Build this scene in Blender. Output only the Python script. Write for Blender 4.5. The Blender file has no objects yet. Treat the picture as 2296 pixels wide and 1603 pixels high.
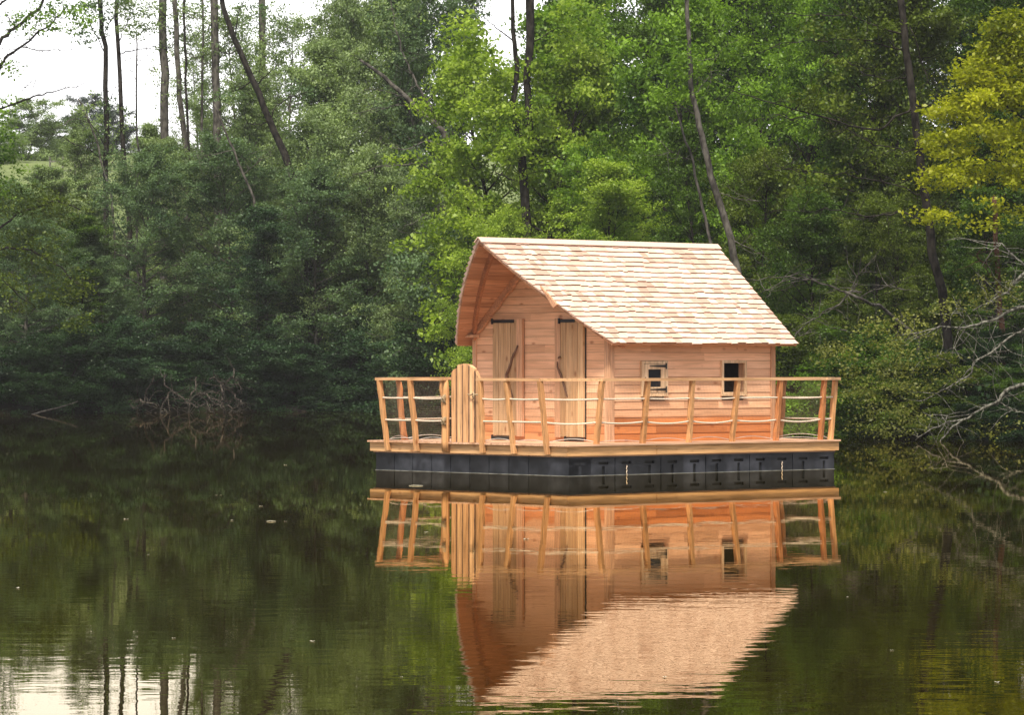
import bpy, math, random
import numpy as np
from mathutils import Vector

# ------------------------------------------------------------------ camera, sky, sun, exposure
SC = bpy.context.scene
COL = SC.collection
FD = 8400.0            # focal length in pixels of a 2296 px wide picture
CX, HY = 1148.0, 812.0 # picture column of the axis, picture row of the horizon
CZ = 1.832             # height of the camera over the water
cam = bpy.data.cameras.new('camera')
cam.sensor_width = 36.0
cam.lens = 36.0 * FD / 2296.0
cam.clip_start = 0.5
cam.clip_end = 5000
camo = bpy.data.objects.new('camera', cam)
COL.objects.link(camo)
camo.location = (0, 0, CZ)
camo.rotation_euler = (math.radians(90) + math.atan((HY - 801.5) / FD), 0, 0)
SC.camera = camo

SUN_EL, SUN_AZ = math.radians(58), math.radians(190)   # azimuth clockwise from +Y (north)
w = bpy.data.worlds.new('World')
SC.world = w
w.use_nodes = True
nt = w.node_tree
bg = nt.nodes['Background']
sky = nt.nodes.new('ShaderNodeTexSky')
sky.sky_type = 'NISHITA'
sky.sun_disc = False
sky.sun_elevation = SUN_EL
sky.sun_rotation = SUN_AZ
sky.air_density = 1.0
sky.dust_density = 6.0
sky.ozone_density = 0.6
hs = nt.nodes.new('ShaderNodeHueSaturation')     # thin bright overcast: the sky is nearly white
hs.inputs['Saturation'].default_value = 0.22
hs.inputs['Value'].default_value = 1.0
nt.links.new(sky.outputs[0], hs.inputs['Color'])
oc = nt.nodes.new('ShaderNodeMix')               # ... and evened out by the cloud veil
oc.data_type = 'RGBA'
oc.inputs[0].default_value = 0.72
oc.inputs[7].default_value = (3.7, 3.6, 3.75, 1)
nt.links.new(hs.outputs[0], oc.inputs[6])
# the brightest part of the cloud lies low behind the wood, a little to the left
wtc = nt.nodes.new('ShaderNodeTexCoord')
dp = nt.nodes.new('ShaderNodeVectorMath'); dp.operation = 'DOT_PRODUCT'
dp.inputs[1].default_value = (-0.12, 0.985, 0.12)
nt.links.new(wtc.outputs['Generated'], dp.inputs[0])
gr = nt.nodes.new('ShaderNodeMapRange'); gr.interpolation_type = 'SMOOTHSTEP'
gr.inputs[1].default_value = 0.82; gr.inputs[2].default_value = 0.995; gr.inputs[3].default_value = 0.0; gr.inputs[4].default_value = 6.5
nt.links.new(dp.outputs['Value'], gr.inputs[0])
ga = nt.nodes.new('ShaderNodeVectorMath'); ga.operation = 'ADD'
nt.links.new(oc.outputs[2], ga.inputs[0]); nt.links.new(gr.outputs[0], ga.inputs[1])
nt.links.new(ga.outputs[0], bg.inputs['Color'])
bg.inputs['Strength'].default_value = 0.15

sl = bpy.data.lights.new('sun', 'SUN')
sl.energy = 3.9
sl.angle = math.radians(9)
sl.color = (1.0, 0.90, 0.72)
so = bpy.data.objects.new('sun', sl)
COL.objects.link(so)
sd = Vector((math.sin(SUN_AZ) * math.cos(SUN_EL), math.cos(SUN_AZ) * math.cos(SUN_EL), math.sin(SUN_EL)))
so.rotation_euler = sd.to_track_quat('Z', 'Y').to_euler()
so.location = (0, -20, 60)

SC.view_settings.view_transform = 'Standard'
SC.view_settings.look = 'None'
SC.view_settings.gamma = 1
SC.view_settings.exposure = 0.62
try:
    SC.cycles.max_bounces = 8
    SC.cycles.diffuse_bounces = 3
    SC.cycles.glossy_bounces = 3
    SC.cycles.transmission_bounces = 3
    SC.cycles.transparent_max_bounces = 8
    SC.cycles.use_adaptive_sampling = True
    SC.cycles.adaptive_threshold = 0.015
except Exception:
    pass

# ------------------------------------------------------------------ materials
class N:
    def __init__(s, name):
        s.m = bpy.data.materials.new(name)
        s.m.use_nodes = True
        s.t = s.m.node_tree
        s.b = s.t.nodes['Principled BSDF']
        s.out = s.t.nodes['Material Output']
    def n(s, kind, **kw):
        x = s.t.nodes.new('ShaderNode' + kind)
        for k, v in kw.items():
            setattr(x, k, v)
        return x
    def l(s, a, b):
        s.t.links.new(a, b)
    def val(s, sock, v):
        if hasattr(v, 'is_linked') or hasattr(v, 'links'):
            s.l(v, sock)
        else:
            sock.default_value = v
    def math(s, op, a, b=None, c=None):
        x = s.n('Math', operation=op)
        s.val(x.inputs[0], a)
        if b is not None: s.val(x.inputs[1], b)
        if c is not None: s.val(x.inputs[2], c)
        return x.outputs[0]
    def mix(s, f, a, b, blend='MIX'):
        x = s.n('Mix', data_type='RGBA', blend_type=blend)
        s.val(x.inputs[0], f)
        s.val(x.inputs[6], a)
        s.val(x.inputs[7], b)
        return x.outputs[2]
    def ramp(s, f, pts):
        x = s.n('ValToRGB')
        cr = x.color_ramp
        while len(cr.elements) < len(pts): cr.elements.new(0.5)
        for e, (p, c) in zip(cr.elements, pts):
            e.position = p
            e.color = c if len(c) == 4 else (*c, 1)
        s.l(f, x.inputs[0])
        return x.outputs[0]

def c4(c): return (c[0], c[1], c[2], 1.0)

def wood(name, col, axis=0, var=0.22, knots=0.5, rough=0.7, dark=0.62, stain=None, hue2=None, blotch=1.0):
    """sawn timber: grain along local axis, knots, each board a little different (attribute rnd)"""
    g = N(name)
    tc = g.n('TexCoord')
    at = g.n('Attribute', attribute_name='rnd')
    off = g.n('VectorMath', operation='SCALE')
    cb = g.n('CombineXYZ')
    for i in range(3): g.l(at.outputs['Fac'], cb.inputs[i])
    g.l(cb.outputs[0], off.inputs[0]); off.inputs['Scale'].default_value = 17.3
    ad = g.n('VectorMath', operation='ADD')
    g.l(tc.outputs['Object'], ad.inputs[0]); g.l(off.outputs[0], ad.inputs[1])
    mp = g.n('Mapping'); sc = [38, 38, 38]; sc[axis] = 1.6
    mp.inputs['Scale'].default_value = sc
    g.l(ad.outputs[0], mp.inputs[0])
    no = g.n('TexNoise'); no.inputs['Scale'].default_value = 1.0; no.inputs['Detail'].default_value = 5
    no.inputs['Distortion'].default_value = 0.6
    g.l(mp.outputs[0], no.inputs['Vector'])
    mp2 = g.n('Mapping'); s2 = [3, 3, 3]; s2[axis] = 0.8
    mp2.inputs['Scale'].default_value = s2
    g.l(ad.outputs[0], mp2.inputs[0])
    n2 = g.n('TexNoise'); n2.inputs['Scale'].default_value = 1.3; n2.inputs['Detail'].default_value = 3
    g.l(mp2.outputs[0], n2.inputs['Vector'])
    grain = g.ramp(no.outputs[0], [(0.3, (dark,) * 3), (0.62, (1.08,) * 3)])
    blot = g.ramp(n2.outputs[0], [(0.3, (1 - .18 * blotch, 1 - .24 * blotch, 1 - .30 * blotch)), (0.65, (1 + .08 * blotch, 1 + .08 * blotch, 1 + .1 * blotch))])
    a = g.mix(1.0, c4(col), grain, 'MULTIPLY')
    a = g.mix(1.0, a, blot, 'MULTIPLY')
    lo, hi = 1 - var, 1 + var * 0.7
    h = hue2 or (1.0, 0.93, 0.86)
    br = g.ramp(at.outputs['Fac'], [(0.0, (lo * h[0], lo * h[1], lo * h[2])), (0.35, (1, .97, .95)), (0.7, (1, 1, 1)), (1.0, (hi, hi, hi))])
    a = g.mix(1.0, a, br, 'MULTIPLY')
    if knots > 0:
        mp3 = g.n('Mapping'); s3 = [6.0, 6.0, 6.0]; s3[axis] = 3.2
        mp3.inputs['Scale'].default_value = s3
        g.l(ad.outputs[0], mp3.inputs[0])
        vo = g.n('TexVoronoi'); vo.inputs['Scale'].default_value = 1.0
        g.l(mp3.outputs[0], vo.inputs['Vector'])
        sp = g.n('SeparateColor'); g.l(vo.outputs['Color'], sp.inputs[0])
        on = g.math('LESS_THAN', sp.outputs[0], knots)
        d = g.ramp(vo.outputs['Distance'], [(0.07, (1, 1, 1)), (0.22, (0, 0, 0))])
        k = g.math('MULTIPLY', d, on)
        k = g.math('MULTIPLY', k, 0.75)
        a = g.mix(k, a, c4((col[0] * 0.42, col[1] * 0.26, col[2] * 0.18)))
    if stain:   # (height, colour, band): the lower courses are a redder, fresher timber
        sx = g.n('SeparateXYZ'); g.l(tc.outputs['Object'], sx.inputs[0])
        nz = g.n('TexNoise'); nz.inputs['Scale'].default_value = 2.2
        g.l(tc.outputs['Object'], nz.inputs['Vector'])
        hh = g.math('ADD', sx.outputs[2], g.math('MULTIPLY', g.math('SUBTRACT', nz.outputs[0], 0.5), stain[2]))
        f = g.n('MapRange'); f.inputs[1].default_value = stain[0]; f.inputs[2].default_value = stain[0] + 0.07
        f.inputs[3].default_value = 1.0; f.inputs[4].default_value = 0.0
        g.l(hh, f.inputs[0])
        a = g.mix(f.outputs[0], a, g.mix(1.0, a, c4(stain[1]), 'MULTIPLY'))
    g.l(a, g.b.inputs['Base Color'])
    g.b.inputs['Roughness'].default_value = rough
    g.b.inputs['Specular IOR Level'].default_value = 0.25
    bp = g.n('Bump'); bp.inputs['Strength'].default_value = 0.25; bp.inputs['Distance'].default_value = 0.004
    g.l(no.outputs[0], bp.inputs['Height']); g.l(bp.outputs[0], g.b.inputs['Normal'])
    return g.m

def plain(name, col, rough=0.6, noise=0.25, scale=6.0, metal=0.0):
    g = N(name)
    tc = g.n('TexCoord')
    no = g.n('TexNoise'); no.inputs['Scale'].default_value = scale; no.inputs['Detail'].default_value = 6
    g.l(tc.outputs['Object'], no.inputs['Vector'])
    r = g.ramp(no.outputs[0], [(0.3, (1 - noise,) * 3), (0.7, (1 + noise,) * 3)])
    g.l(g.mix(1.0, c4(col), r, 'MULTIPLY'), g.b.inputs['Base Color'])
    g.b.inputs['Roughness'].default_value = rough
    g.b.inputs['Metallic'].default_value = metal
    return g.m

def leafmat(name, col, col2, trans=0.35):
    g = N(name)
    at = g.n('Attribute', attribute_name='rnd')
    tc = g.n('TexCoord')
    no = g.n('TexNoise'); no.inputs['Scale'].default_value = 0.55; no.inputs['Detail'].default_value = 3
    g.l(tc.outputs['Object'], no.inputs['Vector'])
    f = g.math('MULTIPLY_ADD', at.outputs['Fac'], 0.6, g.math('MULTIPLY_ADD', no.outputs[0], 2.2, -0.95))
    fc = g.n('Clamp'); g.l(f, fc.inputs[0])
    col_ = g.mix(fc.outputs[0], c4(col), c4(col2))
    g.t.nodes.remove(g.b)
    df = g.n('BsdfDiffuse'); tr = g.n('BsdfTranslucent'); gl = g.n('BsdfGlossy')
    gl.inputs['Roughness'].default_value = 0.42
    gl.inputs['Color'].default_value = (0.6, 0.65, 0.62, 1)
    g.l(col_, df.inputs[0])
    tcol = g.mix(1.0, col_, (1.25, 1.35, 0.55, 1), 'MULTIPLY')
    g.l(tcol, tr.inputs[0])
    mx = g.n('MixShader'); mx.inputs[0].default_value = trans
    g.l(df.outputs[0], mx.inputs[1]); g.l(tr.outputs[0], mx.inputs[2])
    m2 = g.n('MixShader'); m2.inputs[0].default_value = 0.02
    g.l(mx.outputs[0], m2.inputs[1]); g.l(gl.outputs[0], m2.inputs[2])
    g.l(m2.outputs[0], g.out.inputs[0])
    return g.m

def barkmat(name, a, b, scale=3.0):
    g = N(name)
    tc = g.n('TexCoord'); mp = g.n('Mapping'); mp.inputs['Scale'].default_value = (scale, scale, scale * 0.5)
    g.l(tc.outputs['Object'], mp.inputs[0])
    no = g.n('TexNoise'); no.inputs['Scale'].default_value = 2.5; no.inputs['Detail'].default_value = 8
    g.l(mp.outputs[0], no.inputs['Vector'])
    g.l(g.ramp(no.outputs[0], [(0.38, a), (0.62, b)]), g.b.inputs['Base Color'])
    g.b.inputs['Roughness'].default_value = 0.9
    g.b.inputs['Specular IOR Level'].default_value = 0.08
    return g.m

PINK = (0.80, 0.485, 0.305)
M = {}
M['clad_u'] = wood('wood_cladding_side', PINK, 0, 0.28, 0.5, dark=0.84, blotch=0.7, stain=(0.88, (0.64, 0.40, 0.22), 0.06))
M['clad_v'] = wood('wood_cladding_gable', PINK, 1, 0.28, 0.6, dark=0.84, blotch=0.7, stain=(0.80, (0.85, 0.62, 0.45), 0.5))
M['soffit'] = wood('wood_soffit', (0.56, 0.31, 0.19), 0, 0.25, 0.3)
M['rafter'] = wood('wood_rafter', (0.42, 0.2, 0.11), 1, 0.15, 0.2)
M['trim'] = wood('wood_trim', (0.68, 0.42, 0.27), 2, 0.12, 0.2)
M['fascia_u'] = wood('wood_fascia_long', (0.66, 0.39, 0.18), 0, 0.12, 0.3)
M['fascia_v'] = wood('wood_fascia_front', (0.62, 0.38, 0.19), 1, 0.12, 0.3)
M['deck'] = wood('wood_deck', (0.66, 0.42, 0.28), 0, 0.2, 0.2)
M['door'] = wood('wood_door_planks', (0.56, 0.37, 0.21), 2, 0.3, 0.4, dark=0.7)
M['post'] = wood('wood_post', (0.60, 0.33, 0.15), 2, 0.14, 0.4)
M['postred'] = wood('wood_post_red', (0.58, 0.26, 0.11), 2, 0.14, 0.4)
M['rail_u'] = wood('wood_rail_long', (0.64, 0.4, 0.22), 0, 0.1, 0.2)
M['rail_v'] = wood('wood_rail_front', (0.64, 0.4, 0.22), 1, 0.1, 0.2)
M['log'] = wood('wood_gate_log', (0.66, 0.40, 0.215), 2, 0.16, 0.35, dark=0.55)
M['window'] = wood('wood_window_frame', (0.7, 0.5, 0.32), 2, 0.1, 0.1)
M['shingle'] = wood('wood_shingle', (0.62, 0.46, 0.385), 1, 0.28, 0.04, 0.75, dark=0.92, blotch=0.15, hue2=(1.0, 0.86, 0.80))
M['endgrain_shade'] = wood('wood_shingle_end_grain_shade', (0.24, 0.105, 0.042), 1, 0.2, 0, 0.9)  # end grain, darkened further to paint the shadow line under each row
M['black'] = plain('black_iron', (0.012, 0.012, 0.014), 0.5, 0.3)
M['rope'] = plain('rope_hemp', (0.62, 0.52, 0.42), 0.9, 0.2, 40)
M['ropedark'] = plain('rope_weathered', (0.34, 0.25, 0.15), 0.9, 0.35, 40)
M['net'] = plain('net_twine', (0.16, 0.12, 0.09), 0.9, 0.1)
M['wire'] = plain('wire_pale', (0.55, 0.5, 0.46), 0.6, 0.2)
M['stick'] = plain('bare_stick', (0.15, 0.08, 0.05), 0.9, 0.4, 14)
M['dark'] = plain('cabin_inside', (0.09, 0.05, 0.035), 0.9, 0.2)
def floatmat():
    g = N('black_plastic_float')
    tc = g.n('TexCoord')
    no = g.n('TexNoise'); no.inputs['Scale'].default_value = 3.1; no.inputs['Detail'].default_value = 7
    g.l(tc.outputs['Object'], no.inputs['Vector'])
    at = g.n('Attribute', attribute_name='rnd')
    a = g.ramp(no.outputs[0], [(0.40, (0.005, 0.007, 0.012)), (0.72, (0.034, 0.038, 0.052))])
    b = g.ramp(at.outputs['Fac'], [(0, (0.7, 0.7, 0.7)), (1, (1.5, 1.5, 1.5))])
    g.l(g.mix(1.0, a, b, 'MULTIPLY'), g.b.inputs['Base Color'])
    g.b.inputs['Roughness'].default_value = 0.5
    return g.m
M['float'] = floatmat()
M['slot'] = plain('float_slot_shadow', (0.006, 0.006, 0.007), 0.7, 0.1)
gm = N('window_glass')
gm.b.inputs['Base Color'].default_value = (0.02, 0.022, 0.028, 1)
gm.b.inputs['Roughness'].default_value = 0.06
M['glass'] = gm.m
M['glint'] = plain('painted_waterline_glint', (0.16, 0.17, 0.17), 0.8, 0.6, 5)  # pale colour painted as the glint along the water's edge

LEAF = {
 'blue':   leafmat('leaves_blue_green', (0.032, 0.068, 0.032), (0.170, 0.262, 0.120), 0.35),  # lightened: the haze look is mixed into the leaf colour
 'shade':  leafmat('leaves_shaded_shore', (0.010, 0.027, 0.013), (0.052, 0.105, 0.042), 0.2),  # shade at the bank put into the leaf colour
 'deep':   leafmat('leaves_deep_green', (0.006, 0.018, 0.006), (0.028, 0.064, 0.018), 0.2),
 'grey':   leafmat('leaves_grey_green', (0.066, 0.110, 0.046), (0.310, 0.410, 0.180), 0.35),  # pale tones also carry painted haze over the left wood
 'green':  leafmat('leaves_fresh_green', (0.036, 0.092, 0.008), (0.235, 0.390, 0.040), 0.4),
 'lime':   leafmat('leaves_lime', (0.090, 0.170, 0.014), (0.380, 0.500, 0.075), 0.45),
 'olive':  leafmat('leaves_olive', (0.022, 0.042, 0.005), (0.130, 0.180, 0.020), 0.3),
 'moss':   leafmat('leaves_moss', (0.014, 0.040, 0.005), (0.092, 0.165, 0.018), 0.3),
 'gold':   leafmat('leaves_gold', (0.100, 0.135, 0.005), (0.450, 0.465, 0.025), 0.45),
 'rust':   leafmat('leaves_rusty_olive', (0.050, 0.062, 0.010), (0.230, 0.250, 0.060), 0.35),
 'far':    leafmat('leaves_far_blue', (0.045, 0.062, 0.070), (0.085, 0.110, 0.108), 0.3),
}
BARK = {
 'dead': barkmat('bark_dead_grey', (0.014, 0.012, 0.010), (0.085, 0.075, 0.065), 6.0),
 'dark': barkmat('bark_dark', (0.008, 0.007, 0.0065), (0.036, 0.032, 0.028)),
 'grey': barkmat('bark_grey', (0.036, 0.033, 0.030), (0.120, 0.112, 0.100)),
 'pale': barkmat('bark_pale_lichen', (0.036, 0.035, 0.030), (0.200, 0.200, 0.172), 6.0),
 'brown': barkmat('bark_brown', (0.060, 0.028, 0.018), (0.130, 0.070, 0.045)),
}

# ------------------------------------------------------------------ mesh helpers
def tag(o, label=None, cat=None, group=None, kind=None):
    if label: o['label'] = label
    if cat: o['category'] = cat
    if group: o['group'] = group
    if kind: o['kind'] = kind
    return o

def empty(name, loc, rz=0.0):
    o = bpy.data.objects.new(name, None)
    COL.objects.link(o)
    o.location = loc
    o.rotation_euler = (0, 0, rz)
    o.empty_display_size = 0.3
    return o

class MB:
    def __init__(s, seed=0):
        s.v = []; s.f = []; s.r = []; s.rng = random.Random(seed)
    def poly(s, pts, faces, rnd=None):
        b = len(s.v)
        s.v += [tuple(p) for p in pts]
        rr = s.rng.random() if rnd is None else rnd
        for f in faces:
            s.f.append(tuple(b + i for i in f)); s.r.append(rr)
    def box(s, x0, x1, y0, y1, z0, z1, rnd=None):
        s.hexa([(x0, y0, z0), (x1, y0, z0), (x1, y1, z0), (x0, y1, z0), (x0, y0, z1), (x1, y0, z1), (x1, y1, z1), (x0, y1, z1)], rnd)
    def hexa(s, p, rnd=None):
        s.poly(p, [(0, 3, 2, 1), (4, 5, 6, 7), (0, 1, 5, 4), (1, 2, 6, 5), (2, 3, 7, 6), (3, 0, 4, 7)], rnd)
    def bar(s, a, b, w1, w2, ux=(1, 0, 0), rnd=None, w1b=None, w2b=None):
        """square bar from a to b; ux fixes its first cross direction"""
        a, b = Vector(a), Vector(b); d = (b - a).normalized()
        x = Vector(ux); x = (x - d * x.dot(d)).normalized(); y = d.cross(x)
        w1b = w1b or w1; w2b = w2b or w2
        p = []
        for c, s1, s2 in ((a, w1, w2), (b, w1b, w2b)):
            for i, j in ((-1, -1), (1, -1), (1, 1), (-1, 1)):
                p.append(c + x * (i * s1 / 2) + y * (j * s2 / 2))
        s.hexa(p, rnd)
    def tube(s, pts, rad, n=6, rnd=None, cap=True):
        pts = [Vector(p) for p in pts]
        if not hasattr(rad, '__len__'): rad = [rad] * len(pts)
        rings = []; prev = None
        for i, p in enumerate(pts):
            d = (pts[min(i + 1, len(pts) - 1)] - pts[max(i - 1, 0)])
            if d.length < 1e-9: d = Vector((0, 0, 1))
            d.normalize()
            if prev is None:
                x = d.orthogonal().normalized()
            else:
                x = (prev - d * prev.dot(d))
                x = x.normalized() if x.length > 1e-6 else d.orthogonal().normalized()
            prev = x; y = d.cross(x)
            rings.append([p + (x * math.cos(2 * math.pi * k / n) + y * math.sin(2 * math.pi * k / n)) * rad[i] for k in range(n)])
        P = [q for r in rings for q in r]; F = []
        for i in range(len(pts) - 1):
            for k in range(n):
                F.append((i * n + k, i * n + (k + 1) % n, (i + 1) * n + (k + 1) % n, (i + 1) * n + k))
        if cap:
            F.append(tuple(range(n - 1, -1, -1))); F.append(tuple((len(pts) - 1) * n + k for k in range(n)))
        s.poly(P, F, rnd)
    def build(s, name, mat, parent=None, smooth=False, mat2=None, k2=4):
        me = bpy.data.meshes.new(name)
        me.from_pydata(s.v, [], s.f)
        at = me.attributes.new('rnd', 'FLOAT', 'FACE')
        at.data.foreach_set('value', s.r)
        if mat2:
            me.materials.append(mat); me.materials.append(mat2)
            me.polygons.foreach_set('material_index', [1 if i % 6 == k2 else 0 for i in range(len(s.f))])
        if smooth: me.polygons.foreach_set('use_smooth', [True] * len(s.f))
        if not mat2: me.materials.append(mat)
        me.update()
        o = bpy.data.objects.new(name, me)
        COL.objects.link(o)
        if parent: o.parent = parent
        return o

def at(xD, yD, Y):
    """world point seen at picture position (xD, yD) lying at distance Y"""
    return Vector(((xD - CX) / FD * Y, Y, CZ - (yD - HY) / FD * Y))

def wx(xD, Y): return (xD - CX) / FD * Y
def wz(yD, Y): return CZ - (yD - HY) / FD * Y

# ------------------------------------------------------------------ terrain and water
POND = [(-16, 3), (-18, 30), (-17, 60), (-16.0, 100), (-17.0, 118), (-19.5, 130), (-16, 134.5), (-12, 137), (-6, 140), (-2.5, 141), (0, 132), (3, 113),
        (5, 102), (7, 96), (9.5, 90), (12.5, 86.5), (16, 78), (20, 60), (22, 30), (18, 3)]

def pond_dist(X, Y):
    """signed distance to the pond's edge, positive on land"""
    X = np.asarray(X, float); Y = np.asarray(Y, float)
    best = np.full(X.shape, 1e9); ins = np.zeros(X.shape, bool)
    n = len(POND)
    for i in range(n):
        x0, y0 = POND[i]; x1, y1 = POND[(i + 1) % n]
        dx, dy = x1 - x0, y1 - y0
        t = np.clip(((X - x0) * dx + (Y - y0) * dy) / (dx * dx + dy * dy), 0, 1)
        best = np.minimum(best, np.hypot(X - x0 - t * dx, Y - y0 - t * dy))
        c = ((y0 > Y) != (y1 > Y)) & (X < (x1 - x0) * (Y - y0) / (y1 - y0 + 1e-12) + x0)
        ins ^= c
    return np.where(ins, -best, best)

def terrain(X, Y):
    d = pond_dist(X, Y)
    X = np.asarray(X, float); Y = np.asarray(Y, float)
    wig = 0.12 * np.sin(X * 1.3 + Y * 0.7) + 0.1 * np.sin(Y * 1.9 - X * 0.6)
    bank = np.clip(d / 0.9 + wig, -1.3, 1.0) * 0.45
    k = np.clip((Y - 70) / 25, 0, 1) * 0.15 + 0.015
    r = np.maximum(d - 0.8, 0)
    hill = 19.0 * (1 - np.exp(-r * k / 15.0 - (r * k / 24.0) ** 2 * 0.6))
    bump = np.where(d > 1, 0.25 * np.sin(X * 0.31 + 1.2) * np.sin(Y * 0.27) + 0.12 * np.sin(X * 0.9) * np.cos(Y * 0.8), 0)
    return bank + hill + bump

def th(x, y): return float(terrain(np.array([x]), np.array([y]))[0])

def spaced(lo, hi, step, far):
    a = list(np.arange(lo, hi + step / 2, step))
    s = step; v = hi
    while v < far[1]:
        s *= 1.25; v += s; a.append(v)
    s = step; v = lo
    while v > far[0]:
        s *= 1.25; v -= s; a.insert(0, v)
    return np.array(a)
gx = spaced(-34, 30, 0.6, (-900, 900)); gy = spaced(-4, 210, 0.8, (-500, 1400))
GX, GY = np.meshgrid(gx, gy)
GZ = terrain(GX, GY)
nx, ny = len(gx), len(gy)
gv = np.stack([GX, GY, GZ], -1).reshape(-1, 3)
ii = (np.arange(ny - 1)[:, None] * nx + np.arange(nx - 1)[None]).reshape(-1)
gf = np.stack([ii, ii + 1, ii + nx + 1, ii + nx], -1)
me = bpy.data.meshes.new('ground')
me.from_pydata(gv.tolist(), [], gf.tolist())
me.polygons.foreach_set('use_smooth', [True] * len(gf))
g = N('ground_litter_and_meadow')
geo = g.n('NewGeometry'); sx = g.n('SeparateXYZ'); g.l(geo.outputs['Position'], sx.inputs[0])
n1 = g.n('TexNoise'); n1.inputs['Scale'].default_value = 0.9; n1.inputs['Detail'].default_value = 8
g.l(geo.outputs['Position'], n1.inputs['Vector'])
n2 = g.n('TexNoise'); n2.inputs['Scale'].default_value = 0.08; n2.inputs['Detail'].default_value = 3
g.l(geo.outputs['Position'], n2.inputs['Vector'])
litter = g.ramp(n1.outputs[0], [(0.35, (0.005, 0.005, 0.003)), (0.55, (0.014, 0.012, 0.007)), (0.7, (0.012, 0.024, 0.007))])
mead = g.ramp(n1.outputs[0], [(0.3, (0.09, 0.12, 0.05)), (0.7, (0.17, 0.21, 0.09))])
yy = g.math('ADD', sx.outputs[1], g.math('MULTIPLY', n2.outputs[0], 30))
mr = g.n('MapRange'); mr.inputs[1].default_value = 190; mr.inputs[2].default_value = 202
g.l(yy, mr.inputs[0])
g.l(g.mix(mr.outputs[0], litter, mead), g.b.inputs['Base Color'])
g.b.inputs['Roughness'].default_value = 0.95
g.b.inputs['Specular IOR Level'].default_value = 0.02
me.materials.append(g.m)
ground = bpy.data.objects.new('ground', me); COL.objects.link(ground)
tag(ground, kind='structure')

g = N('pond_water')
geo = g.n('NewGeometry')
g.t.nodes.remove(g.b)
fr = g.n('Fresnel'); fr.inputs['IOR'].default_value = 1.333
body = g.n('BsdfDiffuse'); body.inputs['Color'].default_value = (0.012, 0.0095, 0.0006, 1)
gls = g.n('BsdfGlossy'); gls.inputs['Roughness'].default_value = 0.005
gls.inputs['Color'].default_value = (0.92, 0.81, 0.62, 1)      # brown, peaty water
wmx = g.n('MixShader'); g.l(fr.outputs[0], wmx.inputs[0]); g.l(body.outputs[0], wmx.inputs[1]); g.l(gls.outputs[0], wmx.inputs[2])
g.l(wmx.outputs[0], g.out.inputs[0])
mp = g.n('Mapping'); mp.inputs['Scale'].default_value = (0.55, 1.0, 1.0)
g.l(geo.outputs['Position'], mp.inputs[0])
w1 = g.n('TexNoise'); w1.inputs['Scale'].default_value = 2.2; w1.inputs['Detail'].default_value = 3
w1.inputs['Roughness'].default_value = 0.55
g.l(mp.outputs[0], w1.inputs['Vector'])
mp2 = g.n('Mapping'); mp2.inputs['Scale'].default_value = (0.5, 1.0, 1.0); mp2.inputs['Rotation'].default_value = (0, 0, 0.35)
g.l(geo.outputs['Position'], mp2.inputs[0])
w2 = g.n('TexNoise'); w2.inputs['Scale'].default_value = 0.35; w2.inputs['Detail'].default_value = 2
g.l(mp2.outputs[0], w2.inputs['Vector'])
patch = g.n('TexNoise'); patch.inputs['Scale'].default_value = 0.06
g.l(geo.outputs['Position'], patch.inputs['Vector'])
pr = g.n('MapRange'); pr.inputs[1].default_value = 0.4; pr.inputs[2].default_value = 0.65
pr.inputs[3].default_value = 0.55; pr.inputs[4].default_value = 1.3
g.l(patch.outputs[0], pr.inputs[0])
sy = g.n('SeparateXYZ'); g.l(geo.outputs['Position'], sy.inputs[0])
yr = g.n('MapRange'); yr.inputs[1].default_value = 24; yr.inputs[2].default_value = 44     # the breeze reaches the near half of the pond
yr.inputs[3].default_value = 1.5; yr.inputs[4].default_value = 0.42
g.l(sy.outputs[1], yr.inputs[0])
hgt = g.math('MULTIPLY', g.math('ADD', g.math('MULTIPLY', w1.outputs[0], pr.outputs[0]), g.math('MULTIPLY', w2.outputs[0], 1.2)), yr.outputs[0])
bp = g.n('Bump'); bp.inputs['Strength'].default_value = 1.0; bp.inputs['Distance'].default_value = 0.00105
g.l(hgt, bp.inputs['Height']); g.l(bp.outputs[0], gls.inputs['Normal'])
mb = MB()
mb.poly([(-24, -1, 0), (26, -1, 0), (26, 146, 0), (-24, 146, 0)], [(0, 1, 2, 3)])
water = mb.build('water', g.m)
tag(water, kind='structure')

# ------------------------------------------------------------------ the floating cabin
cabin = empty('floating_cabin', (0.907, 60.0, 0.0), math.radians(41.8))
tag(cabin, 'pink timber cabin with a steep shingle roof on a black raft floating on the pond', 'floating cabin')
RU, RV = 6.2, 4.84     # raft size
DK = 0.505             # deck top
RAILZ = 1.57

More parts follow.
